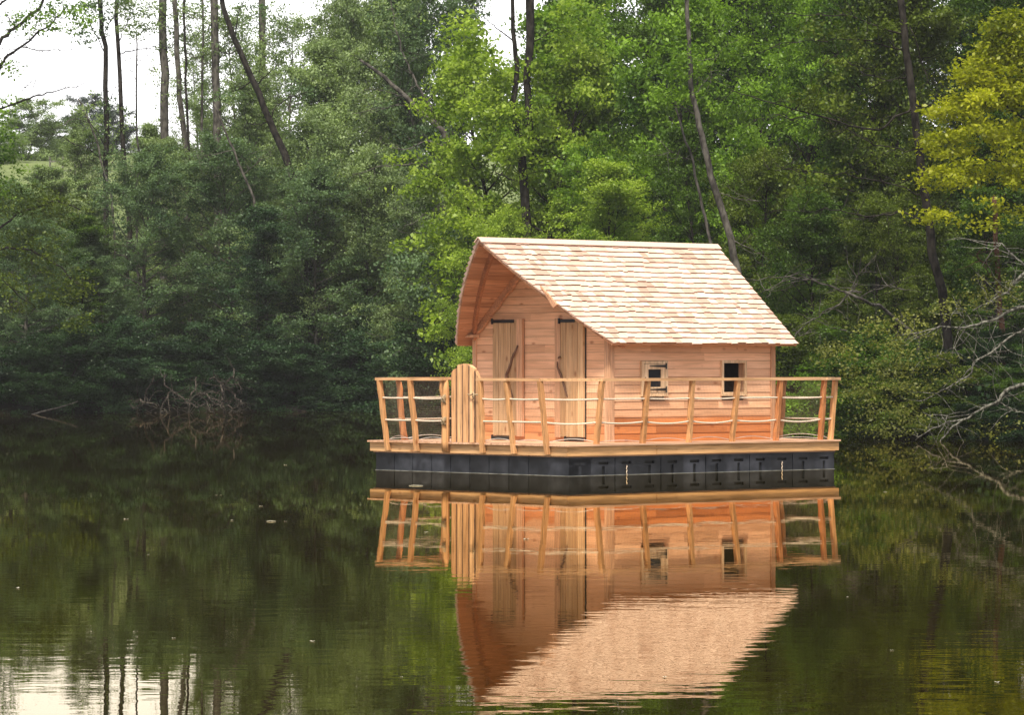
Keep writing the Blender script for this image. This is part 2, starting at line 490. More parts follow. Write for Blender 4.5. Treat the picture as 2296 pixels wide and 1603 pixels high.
# floats: ten across the front, twelve along the side, each seen as one black cube
fw = RV / 10; fl = RU / 12
rngf = random.Random(4)
def lipbox(mb, x0, x1, y0, y1, r):
    mb.box(x0, x1, y0, y1, 0.272, 0.302, r)
for i in range(10):
    b = MB(i); r = rngf.random()
    g_ = 0.007 if i % 2 else 0.012
    b.box(0.012, 0.5, i * fw + g_, (i + 1) * fw - g_, -0.22, 0.272, r)
    lipbox(b, 0.0, 0.5, i * fw + 0.002, (i + 1) * fw - 0.002, r)
    f = b.build('float', M['float'], cabin)
def side_float(i, withrope):
    b = MB(50 + i); r = rngf.random()
    u0 = i * fl; U = [u0 + (0.010 if i % 2 == 0 else 0.0), u0 + fl * 0.29, u0 + fl * 0.435, u0 + fl * 0.565, u0 + fl * 0.71, u0 + fl - (0.010 if i % 2 else 0.0)]
    Z = [-0.22, -0.16, -0.115, -0.095, 0.150, 0.172, 0.218, 0.272]
    hole = set()
    for c in (1, 2, 3): hole.add((c, 5)); hole.add((c, 1))
    hole.add((2, 3)); hole.add((2, 2)); 
    for c in range(5):
        for z in range(7):
            if (c, z) in hole: continue
            b.box(U[c], U[c + 1], 0.012, 0.06, Z[z], Z[z + 1], r)
    b.box(U[0], U[-1], 0.06, 0.5, -0.22, 0.272, r)
    lipbox(b, u0 + 0.002, u0 + fl - 0.002, 0.0, 0.5, r)
    f = b.build('float', M['float'], cabin)
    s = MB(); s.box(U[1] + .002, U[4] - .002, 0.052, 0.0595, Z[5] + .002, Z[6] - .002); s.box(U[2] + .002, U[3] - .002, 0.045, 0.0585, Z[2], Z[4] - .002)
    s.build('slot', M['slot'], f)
    if withrope:
        s = MB(); pts = [((U[2] + U[3]) / 2 - 0.012 + 0.01 * math.sin(k * 1.9), -0.004, 0.155 - k * 0.02) for k in range(9)]
        s.tube(pts, [0.006 + 0.003 * (k % 2) for k in range(9)], 5); s.build('tie_rope', M['rope'], f)
for i in range(12): side_float(i, i in (2, 9))
for (a, b_, c, d) in ((0.5, RU - 0.5, RV - 0.5, RV - 0.01), (RU - 0.5, RU - 0.01, 0.5, RV - 0.01), (0.6, RU - 0.6, 0.6, RV - 0.6)):
    pass
b = MB(77); b.box(0.505, RU - 0.01, 0.505, RV - 0.01, -0.22, 0.27, 0.4)
b.build('float_core', M['float'], cabin)

b = MB(78); b.box(-0.0035, 0.0115, 0.0, RV, -0.008, 0.007, .5); b.box(-0.0035, RU, -0.0035, 0.0115, -0.008, 0.007, .5)  # thin strip added for the glint where the floats meet the water
b.build('glint_line', M['glint'], cabin)
# fascia and deck
b = MB(3)
b.box(-0.045, RU + 0.05, -0.045, -0.005, 0.325, 0.475, 0.75)
b.box(1.9, 1.93, -0.048, -0.0455, 0.33, 0.47, 0.0)
b.build('fascia_board', M['fascia_u'], cabin)
b = MB(4); b.box(-0.045, -0.003, -0.004, RV + 0.09, 0.325, 0.475, 0.6); b.build('fascia_board', M['fascia_v'], cabin)
b = MB(5); b.box(RU + 0.008, RU + 0.05, -0.004, RV + 0.09, 0.325, 0.475, 0.5); b.build('fascia_board', M['fascia_v'], cabin)
b = MB(6); b.box(-0.002, RU + 0.007, RV + 0.05, RV + 0.09, 0.325, 0.475, 0.5); b.build('fascia_board', M['fascia_u'], cabin)
b = MB(7); v = -0.085
while v < RV + 0.07:
    cuts = [-0.10] + ([1.9 + b.rng.random() * 2.5]) + [RU + 0.06]
    for k in range(2):
        b.box(cuts[k] + .002, cuts[k + 1] - .002, v, min(v + 0.137, RV + 0.10), 0.4775, DK + b.rng.random() * 0.003)
    v += 0.141
b.box(-0.002, RU + 0.007, -0.004, RV + 0.049, 0.303, 0.47, 0.2)
b.build('deck', M['deck'], cabin)

# cabin walls
U0, U1, V0, V1 = 1.72, 5.60, 0.875, 4.265
VR, ZR, HV, HZ = 2.56, 3.90, 1.96, 1.72     # roof: ridge line, rise and half span
def roofz(v): return ZR - HZ * abs(v - VR) / HV
def uf(t): return 0.33 + 0.71 * t + 0.5 * t * t    # front edge of the roof, it comes forward to the ridge
UB = 5.90
CH = 0.135
WINS = [(2.45, 3.0, 1.30, 1.83), (4.335, 4.875, 1.30, 1.835)]
b = MB(11)     # side wall
z = DK + 0.003; row = 0
while z < 2.27:
    zt = min(z + CH, 2.27)
    segs = [(U0 + 0.02, U1 - 0.02)]
    for (a0, a1, c0, c1) in WINS:
        if z < c1 and zt > c0:
            ns = []
            for s0, s1 in segs:
                if s0 < a0 and s1 > a1: ns += [(s0, a0), (a1, s1)]
                else: ns.append((s0, s1))
            segs = ns
    for s0, s1 in segs:
        cs = [s0]
        while cs[-1] < s1:
            cs.append(min(s1, cs[-1] + 0.7 + b.rng.random() * 1.9))
            if s1 - cs[-1] < 0.35: cs[-1] = s1
        for k in range(len(cs) - 1):
            zz0, zz1 = z + 0.0025, zt - 0.0025
            o = 0.004
            p = [(cs[k] + .0012, V0 - 0.006, zz0), (cs[k + 1] - .0012, V0 - 0.006, zz0), (cs[k + 1] - .0012, V0 + 0.03, zz0), (cs[k] + .0012, V0 + 0.03, zz0),
                 (cs[k] + .0012, V0 + o, zz1), (cs[k + 1] - .0012, V0 + o, zz1), (cs[k + 1] - .0012, V0 + 0.03, zz1), (cs[k] + .0012, V0 + 0.03, zz1)]
            b.hexa(p)
    z += CH; row += 1
side = b.build('wall', M['clad_u'], cabin)
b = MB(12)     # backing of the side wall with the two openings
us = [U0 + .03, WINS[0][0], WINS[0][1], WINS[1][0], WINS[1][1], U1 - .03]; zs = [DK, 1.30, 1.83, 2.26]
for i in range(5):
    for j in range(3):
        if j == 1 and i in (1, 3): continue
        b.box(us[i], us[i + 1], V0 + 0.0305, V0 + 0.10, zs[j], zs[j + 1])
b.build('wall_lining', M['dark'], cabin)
b = MB(13)     # gable wall: boards cut to the rake
def gable(b, ua, ub, tilt):
    z = DK + 0.003
    while z < 3.75:
        z0, z1 = z + 0.0025, z + CH - 0.0025
        def lim(zq):
            h = min((ZR - 0.08 - zq) / HZ * HV, 9)
            return max(V0 + .02, VR - h), min(V1 - .02, VR + h)
        a0, b0 = lim(z0); a1, b1 = lim(min(z1, ZR - .1))
        if b1 - a1 < 0.03: break
        fr = []
        if b.rng.random() < 0.45 and b1 - a1 > 1.5: fr = [0.25 + 0.5 * b.rng.random()]
        fs = [0] + fr + [1]
        for k in range(len(fs) - 1):
            q = lambda aa, bb, f: aa + (bb - aa) * f
            l0, l1, r0, r1 = q(a0, b0, fs[k]), q(a1, b1, fs[k]), q(a0, b0, fs[k + 1]), q(a1, b1, fs[k + 1])
            b.hexa([(ua - tilt, l0, z0), (ub, l0, z0), (ub, r0, z0), (ua - tilt, r0, z0), (ua, l1, z1), (ub, l1, z1), (ub, r1, z1), (ua, r1, z1)])
        z += CH
gable(b, U0, U0 + 0.03, 0.004)
b.build('gable_wall', M['clad_v'], cabin)
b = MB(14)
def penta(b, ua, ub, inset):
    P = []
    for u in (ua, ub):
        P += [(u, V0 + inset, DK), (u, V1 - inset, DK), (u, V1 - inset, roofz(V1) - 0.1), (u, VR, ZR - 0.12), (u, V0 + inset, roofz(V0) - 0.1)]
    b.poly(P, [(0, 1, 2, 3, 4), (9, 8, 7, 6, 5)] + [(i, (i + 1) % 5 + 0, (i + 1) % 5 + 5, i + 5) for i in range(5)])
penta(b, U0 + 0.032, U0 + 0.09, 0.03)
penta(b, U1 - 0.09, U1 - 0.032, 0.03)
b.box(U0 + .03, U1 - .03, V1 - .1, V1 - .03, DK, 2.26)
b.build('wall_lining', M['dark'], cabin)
b = MB(15); gable(b, U1 - 0.03, U1, 0.0); b.build('gable_wall', M['clad_v'], cabin)
b = MB(16); z = DK
while z < 2.2:
    b.box(U0 + .02, U1 - .02, V1 - .029, V1, z + .004, z + CH - .004); z += CH
b.build('wall', M['clad_u'], cabin)
# corner boards
b = MB(17)
def corner(u0, u1, v0, v1, zt):
    q = MB(int(u0 * 100 + v0 * 77)); q.box(u0, u1, v0, v1, DK, zt); q.build('corner_board', M['trim'], cabin)
corner(U0 - .022, U0 + .0, V0 + .005, V0 + .10, 2.20)
corner(U0 - .024, U0 + .085, V0 - .03, V0 - .008, 2.20)
corner(U0 - .022, U0 + .0, V1 - .08, V1 + .015, 2.24)
corner(U1 - .09, U1 + .012, V0 - .03, V0 - .008, 2.20)

# roof
b = MB(21)     # sheathing, boards run along the ridge
nb = 19
L = math.hypot(HV, HZ)
def rp(side_, t, u, up):
    """point on the roof: side -1 right slope, +1 left slope; t 0 ridge .. 1 eave; up = height over the slope"""
    nz_, nv_ = HV / L, HZ / L
    return (u, VR + side_ * (HV * t + nv_ * up), ZR - HZ * t + nz_ * up)
for sd_ in (-1, 1):
    for k in range(nb):
        t0, t1 = k / nb + .0008, (k + 1) / nb - .0012
        if k == 0: t0 = 0.014
        p = []
        for up in (-0.075, -0.042):
            p += [rp(sd_, t0, uf(t0), up), rp(sd_, t0, UB, up), rp(sd_, t1, UB, up), rp(sd_, t1, uf(t1), up)]
        b.hexa(p)
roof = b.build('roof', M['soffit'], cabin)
for sd_ in (-1, 1):
    b = MB(22 + sd_)
    rows = 20
    for k in range(rows):
        tb = (k + 1) / rows * 1.012          # butt end
        u = None
        ta = tb - 1.75 / rows
        ta = max(ta, 0.004)
        cur = uf(tb) - 0.012 - (b.rng.random() * 0.1)
        first = True
        while cur < UB + 0.012:
            wd = 0.09 + b.rng.random() * 0.15
            nxt = min(cur + wd, UB + 0.015)
            if UB - nxt < 0.05: nxt = UB + 0.012
            if nxt <= uf(tb) - 0.005: cur = nxt; continue
            jb = b.rng.gauss(0, 0.0028) + 0.003 * math.sin(cur * 2.7 + k * 1.9) + 0.002 * math.sin(cur * 6.1 + k)
            th_ = (0.0165 if sd_ < 0 else 0.068) + b.rng.random() * 0.006
            c0b = max(cur, uf(tb) - 0.012) + .0012; c0a = max(cur, uf(ta) - 0.012) + .0012
            if cur < uf(tb): c0a = uf(ta) - 0.012 if uf(ta) > cur - 0.25 else cur; c0a = uf(ta) - 0.012
            c1 = nxt - .0012
            lo_b, lo_a = (-0.022 if sd_ < 0 else -0.036), (-0.040 if sd_ < 0 else -0.052)
            p = [rp(sd_, ta, c0a, lo_a), rp(sd_, ta, max(c1, c0a + .005), lo_a), rp(sd_, tb + jb, c1, lo_b), rp(sd_, tb + jb, c0b, lo_b),
                 rp(sd_, ta, c0a, lo_a + 0.006), rp(sd_, ta, max(c1, c0a + .005), lo_a + .006), rp(sd_, tb + jb, c1, lo_b + th_), rp(sd_, tb + jb, c0b, lo_b + th_)]
            b.hexa(p)
            cur = nxt
    b.build('shingle_layer', M['shingle'], roof, mat2=M['endgrain_shade'], k2=4)
b = MB(31)
ridge = [uf(0) - .02, 1.3, 2.55, 3.7, 4.9, UB + .02]
for i in range(5):
    for sd_ in (-1, 1):
        p = []
        for up in (-0.002, 0.014):
            p += [rp(sd_, 0.0, ridge[i] + .001, up), rp(sd_, 0.0, ridge[i + 1] - .001, up), rp(sd_, 0.048, ridge[i + 1] - .001, up), rp(sd_, 0.048, ridge[i] + .001, up)]
        b.hexa(p, 0.6 + 0.4 * b.rng.random())
b.build('ridge_cap', M['shingle'], roof)
# rafters that follow the curved front edge, and one at the wall
def rafter(off, w_, dp, sds=(-1, 1), t0=0.03, t1=1.0, wav=0.0, fixed=None, mat='rafter'):
    for sd_ in sds:
        b = MB(int(off * 100) + sd_); n = 14
        rings = []
        for i in range(n + 1):
            t = t0 + (t1 - t0) * i / n
            u = fixed if fixed is not None else uf(t) + off
            d_ = dp + (wav * math.sin(i * 2.3) if wav else 0)
            rings.append([rp(sd_, t, u, -0.0762), rp(sd_, t, u + w_, -0.0762), rp(sd_, t, u + w_, -0.0762 - d_), rp(sd_, t, u, -0.0762 - d_)])
        P = [q for r in rings for q in r]; F = [(3, 2, 1, 0), tuple(4 * n + k for k in range(4))]
        for i in range(n):
            for k in range(4): F.append((4 * i + k, 4 * i + (k + 1) % 4, 4 * i + 4 + (k + 1) % 4, 4 * i + 4 + k))
        b.poly(P, F, 0.4); b.build('rafter', M[mat], roof)
rafter(0.30, 0.06, 0.085)
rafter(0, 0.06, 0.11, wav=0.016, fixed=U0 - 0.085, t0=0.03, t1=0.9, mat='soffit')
b = MB(33)
b.hexa([(0.86, 0.99, 2.50 + .10), (0.90, 0.99, 2.60), (0.90, 1.50, 2.92), (0.86, 1.50, 2.92), (0.86, 1.10, 2.62), (0.90, 1.10, 2.62), (0.90, 1.60, 2.98), (0.86, 1.60, 2.98)])
b = MB(33)
P = []
for u in (0.84, 0.88): P += [(u, 1.62, 3.10), (u, 1.29, 2.72), (u, 1.20, 2.78)]
b.poly(P, [(0, 1, 2), (5, 4, 3), (0, 3, 4, 1), (1, 4, 5, 2), (2, 5, 3, 0)], 0.5)
b.build('rafter_tail', M['soffit'], roof)
b = MB(34); b.box(U0 - 0.16, U0 - 0.03, V1 - 0.17, V1 + 0.19, 2.255, 2.30, 0.9); b.build('plate_end', M['trim'], roof)
b = MB(35)    # the enclosed eave strip behind the roof's lower edge
for sd_ in (-1, 1):
    p = []
    for up in (-0.074, -0.020):
        p += [rp(sd_, 1.0, uf(1.0), up), rp(sd_, 1.0, UB, up), rp(sd_, 1.008, UB, up), rp(sd_, 1.008, uf(1.0), up)]
    b.hexa(p, .5)
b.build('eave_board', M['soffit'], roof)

# doors on the gable wall
def door(v0, v1, z0, z1, fv0, fv1, planks, bars, stick, seed):
    b = MB(seed)
    vs = [v0 + (v1 - v0) * k / planks for k in range(planks + 1)]
    for k in range(planks):
        b.box(U0 - 0.058 - 0.006 * (k % 2), U0 - 0.012, vs[k] + .003, vs[k + 1] - .003, z0, z1)
    d = b.build('door', M['door'], cabin)
    b = MB(seed + 1); b.box(U0 - 0.066, U0 - 0.0085, fv0, fv1 - .004, z0 - .01, z1 + .02, 0.15); b.build('door_frame', M['trim'], d)
    for (a0, a1, c0, c1) in bars:
        b = MB(seed + 2); b.box(U0 - 0.078, U0 - 0.0675, a0, a1, c0, c1); b.box(U0 - 0.095, U0 - 0.0675, a1 - .03, a1, c0 - .02, c1 + .02); b.build('hinge', M['black'], d)
    for pts, rads in stick:
        b = MB(seed + 3); b.tube([(U0 - 0.085 - 0.02 * math.sin(i * 1.3), p[0], p[1]) for i, p in enumerate(pts)], rads, 7)
        b.build('handle', M['stick'], d, smooth=True)
    return d
door(3.107, 3.707, 0.585, 2.545, 2.955, 3.105, 4, [(3.16, 3.72, 2.50, 2.555), (3.29, 3.715, 0.52, 0.575)],
     [([(3.048, 2.12), (3.07, 2.03), (3.13, 1.97), (3.206, 1.90), (3.235, 1.82), (3.263, 1.72), (3.31, 1.62), (3.325, 1.50), (3.28, 1.40), (3.22, 1.30), (3.16, 1.22)], [.012, .018, .02, .021, .022, .024, .026, .028, .024, .02, .012])], 100)
door(1.45, 2.005, 0.585, 2.545, 2.01, 2.145, 4, [(1.64, 2.03, 2.495, 2.55), (1.42, 1.88, 0.52, 0.575)],
     [([(2.054, 1.84), (2.03, 1.75), (1.985, 1.66), (1.95, 1.56), (1.915, 1.475), (1.85, 1.36), (1.779, 1.25)], [.009, .016, .021, .022, .021, .018, .010]),
      ([(2.03, 1.895), (1.995, 1.915), (1.965, 1.92)], [.012, .017, .016])], 110)
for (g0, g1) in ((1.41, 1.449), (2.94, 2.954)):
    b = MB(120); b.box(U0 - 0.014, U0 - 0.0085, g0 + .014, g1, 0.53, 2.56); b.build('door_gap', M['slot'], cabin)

# windows on the side wall
def window(a0, a1, c0, c1, sash):
    fr = 0.045; b = MB(int(a0 * 100))
    vo, vi = V0 - 0.045, V0 - 0.0085
    b.box(a0, a1, vo, vi, c0, c0 + fr, .6); b.box(a0, a1, vo, vi, c1 - fr, c1, .6)
    b.box(a0, a0 + fr, vo, vi, c0 + fr, c1 - fr, .6); b.box(a1 - fr, a1, vo, vi, c0 + fr, c1 - fr, .6)
    b.box(a0 - .01, a1 + .01, vo - .02, vi, c0 - .022, c0 - .001, .8)
    w_ = b.build('window', M['window'], cabin)
    b = MB(3); i0, i1, k0, k1 = a0 + .032, a1 - .030, c0 + .022, c1 - .03   # lining of the opening
    b.box(i0 - .012, i0, vi + .001, V0 + 0.13, k0, k1); b.box(i1, i1 + .012, vi + .001, V0 + 0.13, k0, k1)
    b.box(i0 - .012, i1 + .012, vi + .001, V0 + 0.13, k0 - .012, k0 - .001); b.box(i0 - .012, i1 + .012, vi + .001, V0 + 0.13, k1 + .001, k1 + .012)
    b.build('reveal', M['trim'], w_)
    if sash:
        b = MB(5); x0, x1, y0, y1 = a0 + .052, a1 - .056, c0 + .05, c1 - .05
        p0, p1, q0, q1 = 2.562, 2.862, 1.418, 1.712
        so_, si_ = V0 - 0.052, V0 - 0.02
        b.box(x0, p0, so_, si_, y0, y1, .9); b.box(p1, x1, so_, si_, y0, y1, .9)
        b.box(p0, p1, so_, si_, y0, q0, .9); b.box(p0, p1, so_, si_, q1, y1, .9)
        s = b.build('sash', M['window'], w_)
        b = MB(6); b.box(p0, p1, V0 - 0.035, V0 - 0.031, q0, q1); b.build('pane', M['glass'], w_)
        for zc in (q1 + 0.055, q0 - 0.04):
            b = MB(7)
            P = [(p0 + .03, V0 - .060, zc - .006), (x1 - .01, V0 - .060, zc - .022), (x1 - .01, V0 - .060, zc + .022), (p0 + .03, V0 - .060, zc + .006)]
            P += [(p[0], V0 - .0525, p[2]) for p in P]
            b.poly(P, [(0, 1, 2, 3), (7, 6, 5, 4), (0, 4, 5, 1), (1, 5, 6, 2), (2, 6, 7, 3), (3, 7, 4, 0)])
            b.box(x1 - .010, x1 + .012, V0 - .066, V0 - .0465, zc - .05, zc + .05)
            b.build('hinge', M['black'], w_)
        b = MB(8); b.box(x0 + .012, x0 + .03, V0 - .062, V0 - .0525, 1.565, 1.583); b.build('knob', M['black'], w_)
window(2.422, 3.027, 1.28, 1.852, True)
window(4.304, 4.90, 1.28, 1.862, False)

# railing posts, lean outward
RP = []
def post(bot, top, w_=0.085, mat='post', round_=False, seed=0):
    b = MB(seed); n = 7
    rg = random.Random(seed + 900)
    pts = [Vector(bot).lerp(Vector(top), i / n) for i in range(n + 1)]
    if round_:
        pts = [p + Vector((rg.gauss(0, .006), rg.gauss(0, .006), 0)) for p in pts]
        b.tube(pts, [w_ * 0.5 * (1.1 - 0.2 * i / n + rg.gauss(0, .04)) for i in range(n + 1)], 10)
        return b.build('railing_post', M[mat], cabin, smooth=True)
    P = []
    for i, p in enumerate(pts):
        h = w_ / 2; c = 0.012
        jx, jy = rg.gauss(0, .0035), rg.gauss(0, .0035); hs_ = h * (1 + rg.gauss(0, .04))
        for (x, y) in ((-1, -1), (1, -1), (1, 1), (-1, 1)):
            for (ax, ay) in ((c * (0 if x * y > 0 else 1), c * (1 if x * y > 0 else 0)), (c * (1 if x * y > 0 else 0), c * (0 if x * y > 0 else 1))):
                P.append((p.x + jx + x * (hs_ - ax), p.y + jy + y * (hs_ - ay), p.z))
    F = [tuple(range(7, -1, -1)), tuple(8 * n + k for k in range(8))]
    for i in range(n):
        for k in range(8): F.append((8 * i + k, 8 * i + (k + 1) % 8, 8 * i + 8 + (k + 1) % 8, 8 * i + 8 + k))
    b.poly(P, F, rg.random())
    return b.build('railing_post', M[mat], cabin)
TZ = RAILZ - 0.042
left = [(4.40, 4.455), (3.644, 3.652), (2.905, 2.89), (1.985, 1.87), (1.21, 1.235), (0.40, 0.427)]
lpost = []
for i, (vb, vt) in enumerate(left):
    if i == 2:
        post((-0.092, vb, 0.345), (-0.115, vt, TZ), 0.13, 'post', True, 5)
        lpost.append(((-0.092, vb, 0.345), (-0.115, vt, TZ)))
    else:
        bt = ((-0.092, vb, 0.345), (-0.235, vt, TZ)); post(*bt, 0.085, 'post', False, i); lpost.append(bt)
rightp = [(0.643, 0.622), (1.68, 1.648), (2.73, 2.666), (3.741, 3.728), (4.785, 4.739), (5.875, 5.817)]
rpost = []
for i, (ub, ut) in enumerate(rightp):
    bt = ((ub, 0.035, DK), (ut, -0.115, TZ)); post(*bt, 0.088, 'postred' if i > 3 else 'post', False, 10 + i); rpost.append(bt)
bpost = []
for i, v in enumerate((0.06, 1.25, 2.4, 3.5, 4.5)):
    bt = ((RU - 0.05, v, DK), (RU + 0.10, v + .03, TZ)); post(*bt, 0.085, 'post', i == 1, 20 + i); bpost.append(bt)
kpost = []
for i, u in enumerate((5.6, 4.6, 3.6, 2.6, 1.56, 0.6)):
    bt = ((u, RV - 0.05, DK), (u, RV + 0.11, TZ)); post(*bt, 0.11 if i == 5 else .085, 'postred' if i == 5 else 'post', i in (5, 4), 30 + i); kpost.append(bt)
# handrails
def rail(a, b_, mat, sd_=0):
    q = MB(sd_)
    a, b_ = Vector((a[0], a[1], RAILZ - 0.021)), Vector((b_[0], b_[1], RAILZ - 0.021))
    q.bar(a, b_, 0.11, 0.046, ux=(b_ - a).cross(Vector((0, 0, 1))))
    q.build('handrail', M[mat], cabin)
LT = -0.225
rail((LT, 4.52), (LT + .03, 2.83), 'rail_v', 1)
rail((LT + 0.0, 1.94), (LT, 1.20), 'rail_v', 2)
rail((LT, 1.199), (LT, 0.40), 'rail_v', 21)
rail((LT - .01, 0.43), (0.66, -0.115), 'rail_u', 3)
rail((0.60, -0.113), (3.2, -0.113), 'rail_u', 4)
rail((3.201, -0.113), (5.88, -0.113), 'rail_u', 5)
rail((5.80, -0.133), (RU + 0.13, 0.06), 'rail_u', 6)
rail((RU + 0.09, 0.0), (RU + 0.09, 4.55), 'rail_v', 7)
rail((RU + 0.11, 4.5), (5.5, RV + 0.12), 'rail_u', 8)
rail((5.6, RV + 0.11), (0.56, RV + 0.11), 'rail_u', 9)
rail((0.62, RV + 0.125), (LT - .02, 4.45), 'rail_v', 10)
# ropes, net and lacing between neighbouring posts
def on(bt, z):
    a, b_ = Vector(bt[0]), Vector(bt[1]); return a.lerp(b_, (z - a.z) / (b_.z - a.z))
spans = [(lpost[0], lpost[1], 1), (lpost[1], lpost[2], 1), (lpost[3], lpost[4], 1), (lpost[4], lpost[5], 1), (lpost[5], rpost[0], 1)]
spans += [(rpost[i], rpost[i + 1], 1) for i in range(5)]
spans += [(rpost[5], bpost[0], 1)] + [(bpost[i], bpost[i + 1], 1) for i in range(4)] + [(bpost[4], kpost[0], 1)]
spans += [(kpost[i], kpost[i + 1], 1) for i in range(5)] + [(kpost[5], lpost[0], 1)]
rg = random.Random(9)
netv = MB(60)
for i, (A, B, kn) in enumerate(spans):
    for zc in (1.236, 0.862):
        p, q = on(A, zc), on(B, zc); n = 12; sag = rg.uniform(0.0, 0.018) + (0.022 if zc < 1 and 4 <= i <= 9 else 0)
        if i in (7, 1, 9) and zc < 1: sag += .012
        pts = [p.lerp(q, k / n) - Vector((0, 0, 4 * sag * (k / n) * (1 - k / n))) for k in range(n + 1)]
        r = MB(i); r.tube(pts, 0.0145, 6, 0.5); r.build('rope', M['rope'], cabin, smooth=True)
    # net inside the railing
    p0, q0, p1, q1 = on(A, DK + 0.02), on(B, DK + 0.02), on(A, TZ - .005), on(B, TZ - .005)
    c = Vector((3.1, 2.4, 0)); mid = (p0 + q0) / 2; inn = (c - mid); inn.z = 0; inn.normalize(); inn *= 0.05
    nv = int((q0 - p0).length / 0.033); nh = 30; tw = 0.0008
    ds = (q0 - p0).normalized()
    arch = lambda s: 0.055 + 0.05 * math.sin(math.pi * s)
    for k in range(nv + 1):
        s = k / nv; a = p0.lerp(q0, s) + inn; e = p1.lerp(q1, s) + inn; a.z += arch(s) * 0.6
        netv.tube([a, e], tw, 3, 0.5, cap=False)
    for k in range(nh + 1):
        s = k / nh
        netv.tube([p0.lerp(p1, s) + inn + Vector((0, 0, 0.06 * (1 - s))), q0.lerp(q1, s) + inn + Vector((0, 0, 0.06 * (1 - s)))], tw, 3, 0.5, cap=False)
    if i != 4 or True:
        r = MB(i); n = 12; ph = rg.uniform(0.02, 0.07)
        r.tube([p0.lerp(q0, k / n) + inn * 1.05 + Vector((0, 0, ph * math.sin(math.pi * k / n) + .01)) for k in range(n + 1)], 0.006, 5, 0.5)
        r.build('net_cord', M['wire'], cabin)
netv.build('net', M['net'], cabin)

# gate with an arched top, made of half-round logs
gate = None
b = MB(40); vs = [2.837, 2.689, 2.542, 2.382, 2.236, 2.131]
vc, zc_, ra = 2.485, 1.452, 0.357
def zarch(v):
    d = min(abs(v - vc), ra * 0.999); return zc_ + math.sqrt(ra * ra - d * d) * 1.0
for k in range(5):
    va, vb = vs[k] - .016, vs[k + 1] + .016; n = 8; P = []; hw = (va - vb) / 2; vm = (va + vb) / 2
    for i in range(n + 1):
        a = math.pi * i / n; vv = vm + hw * math.cos(a); uu = -0.01 - 1.2 * hw * math.sin(a)
        P += [(uu, vv, DK + 0.004), (uu, vv, zarch(vv))]
    for vv in (vb, va): P += [(0.02, vv, DK + 0.004), (0.02, vv, zarch(vv))]
    m_ = n + 3
    F = [(2 * i, 2 * i + 1, 2 * ((i + 1) % m_) + 1, 2 * ((i + 1) % m_)) for i in range(m_)]
    F += [tuple(2 * i for i in range(m_)), tuple(2 * i + 1 for i in range(m_ - 1, -1, -1))]
    b.poly(P, F, [0.05, 0.9, 0.3, 1.0, 0.4][k])
gate = b.build('gate', M['log'], cabin)
b = MB(45)
for k in range(1, 5):
    b.tube([(-0.040, vs[k] + .004 * math.sin(j * 1.7 + k), DK + .01 + (zarch(vs[k]) - .03 - DK) * j / 8) for j in range(9)], [0.012 + .003 * math.sin(j * 2.1 + k) for j in range(9)], 6, .5)
b.build('bark_edge', M['stick'], gate)
b = MB(44); P_ = []
for uu in (0.0215, 0.026):
    P_ += [(uu, vs[5] + .01, DK + .006), (uu, vs[0] - .01, DK + .006)] + [(uu, vc + ra * 0.96 * math.cos(a), zc_ + ra * 0.96 * math.sin(a)) for a in np.linspace(0.0, math.pi, 15)]
m_ = 17
b.poly(P_, [tuple(range(m_)), tuple(range(2 * m_ - 1, m_ - 1, -1))] + [(i, (i + 1) % m_, (i + 1) % m_ + m_, i + m_) for i in range(m_)], 0.0)
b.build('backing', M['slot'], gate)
b = MB(41); b.box(0.0265, 0.05, 2.15, 2.82, 0.72, 0.80); b.box(0.0265, 0.05, 2.15, 2.82, 1.28, 1.36); b.build('brace', M['trim'], gate)
b = MB(42); pts = [(-0.10, 2.33, 1.30), (-0.115, 2.27, 1.29), (-0.11, 2.22, 1.30), (-0.12, 2.19, 1.33), (-0.11, 2.17, 1.28), (-0.12, 2.20, 1.26), (-0.12, 2.15, 1.30), (-0.10, 2.05, 1.30)]
b.tube(pts, 0.014, 6, .5); b.tube([(-0.12, 2.18, 1.35), (-0.125, 2.16, 1.26), (-0.12, 2.19, 1.22)], 0.013, 6, .5); b.build('latch_rope', M['ropedark'], gate, smooth=True)
for j, zk in enumerate((1.235, 0.865)):
    b = MB(43 + j); rr = random.Random(j); pts = []
    for i in range(30):
        a = i * 1.15; pts.append((-0.175 + 0.02 * math.sin(a * 0.7), 2.86 + 0.036 * math.cos(a) + .01 * rr.random(), zk + 0.055 * math.sin(a * 0.83) + 0.01 * rr.random() - i * 0.0015))
    b.tube(pts, 0.0125, 6, 0.5); b.build('rope_knot', M['ropedark'], cabin, smooth=True)

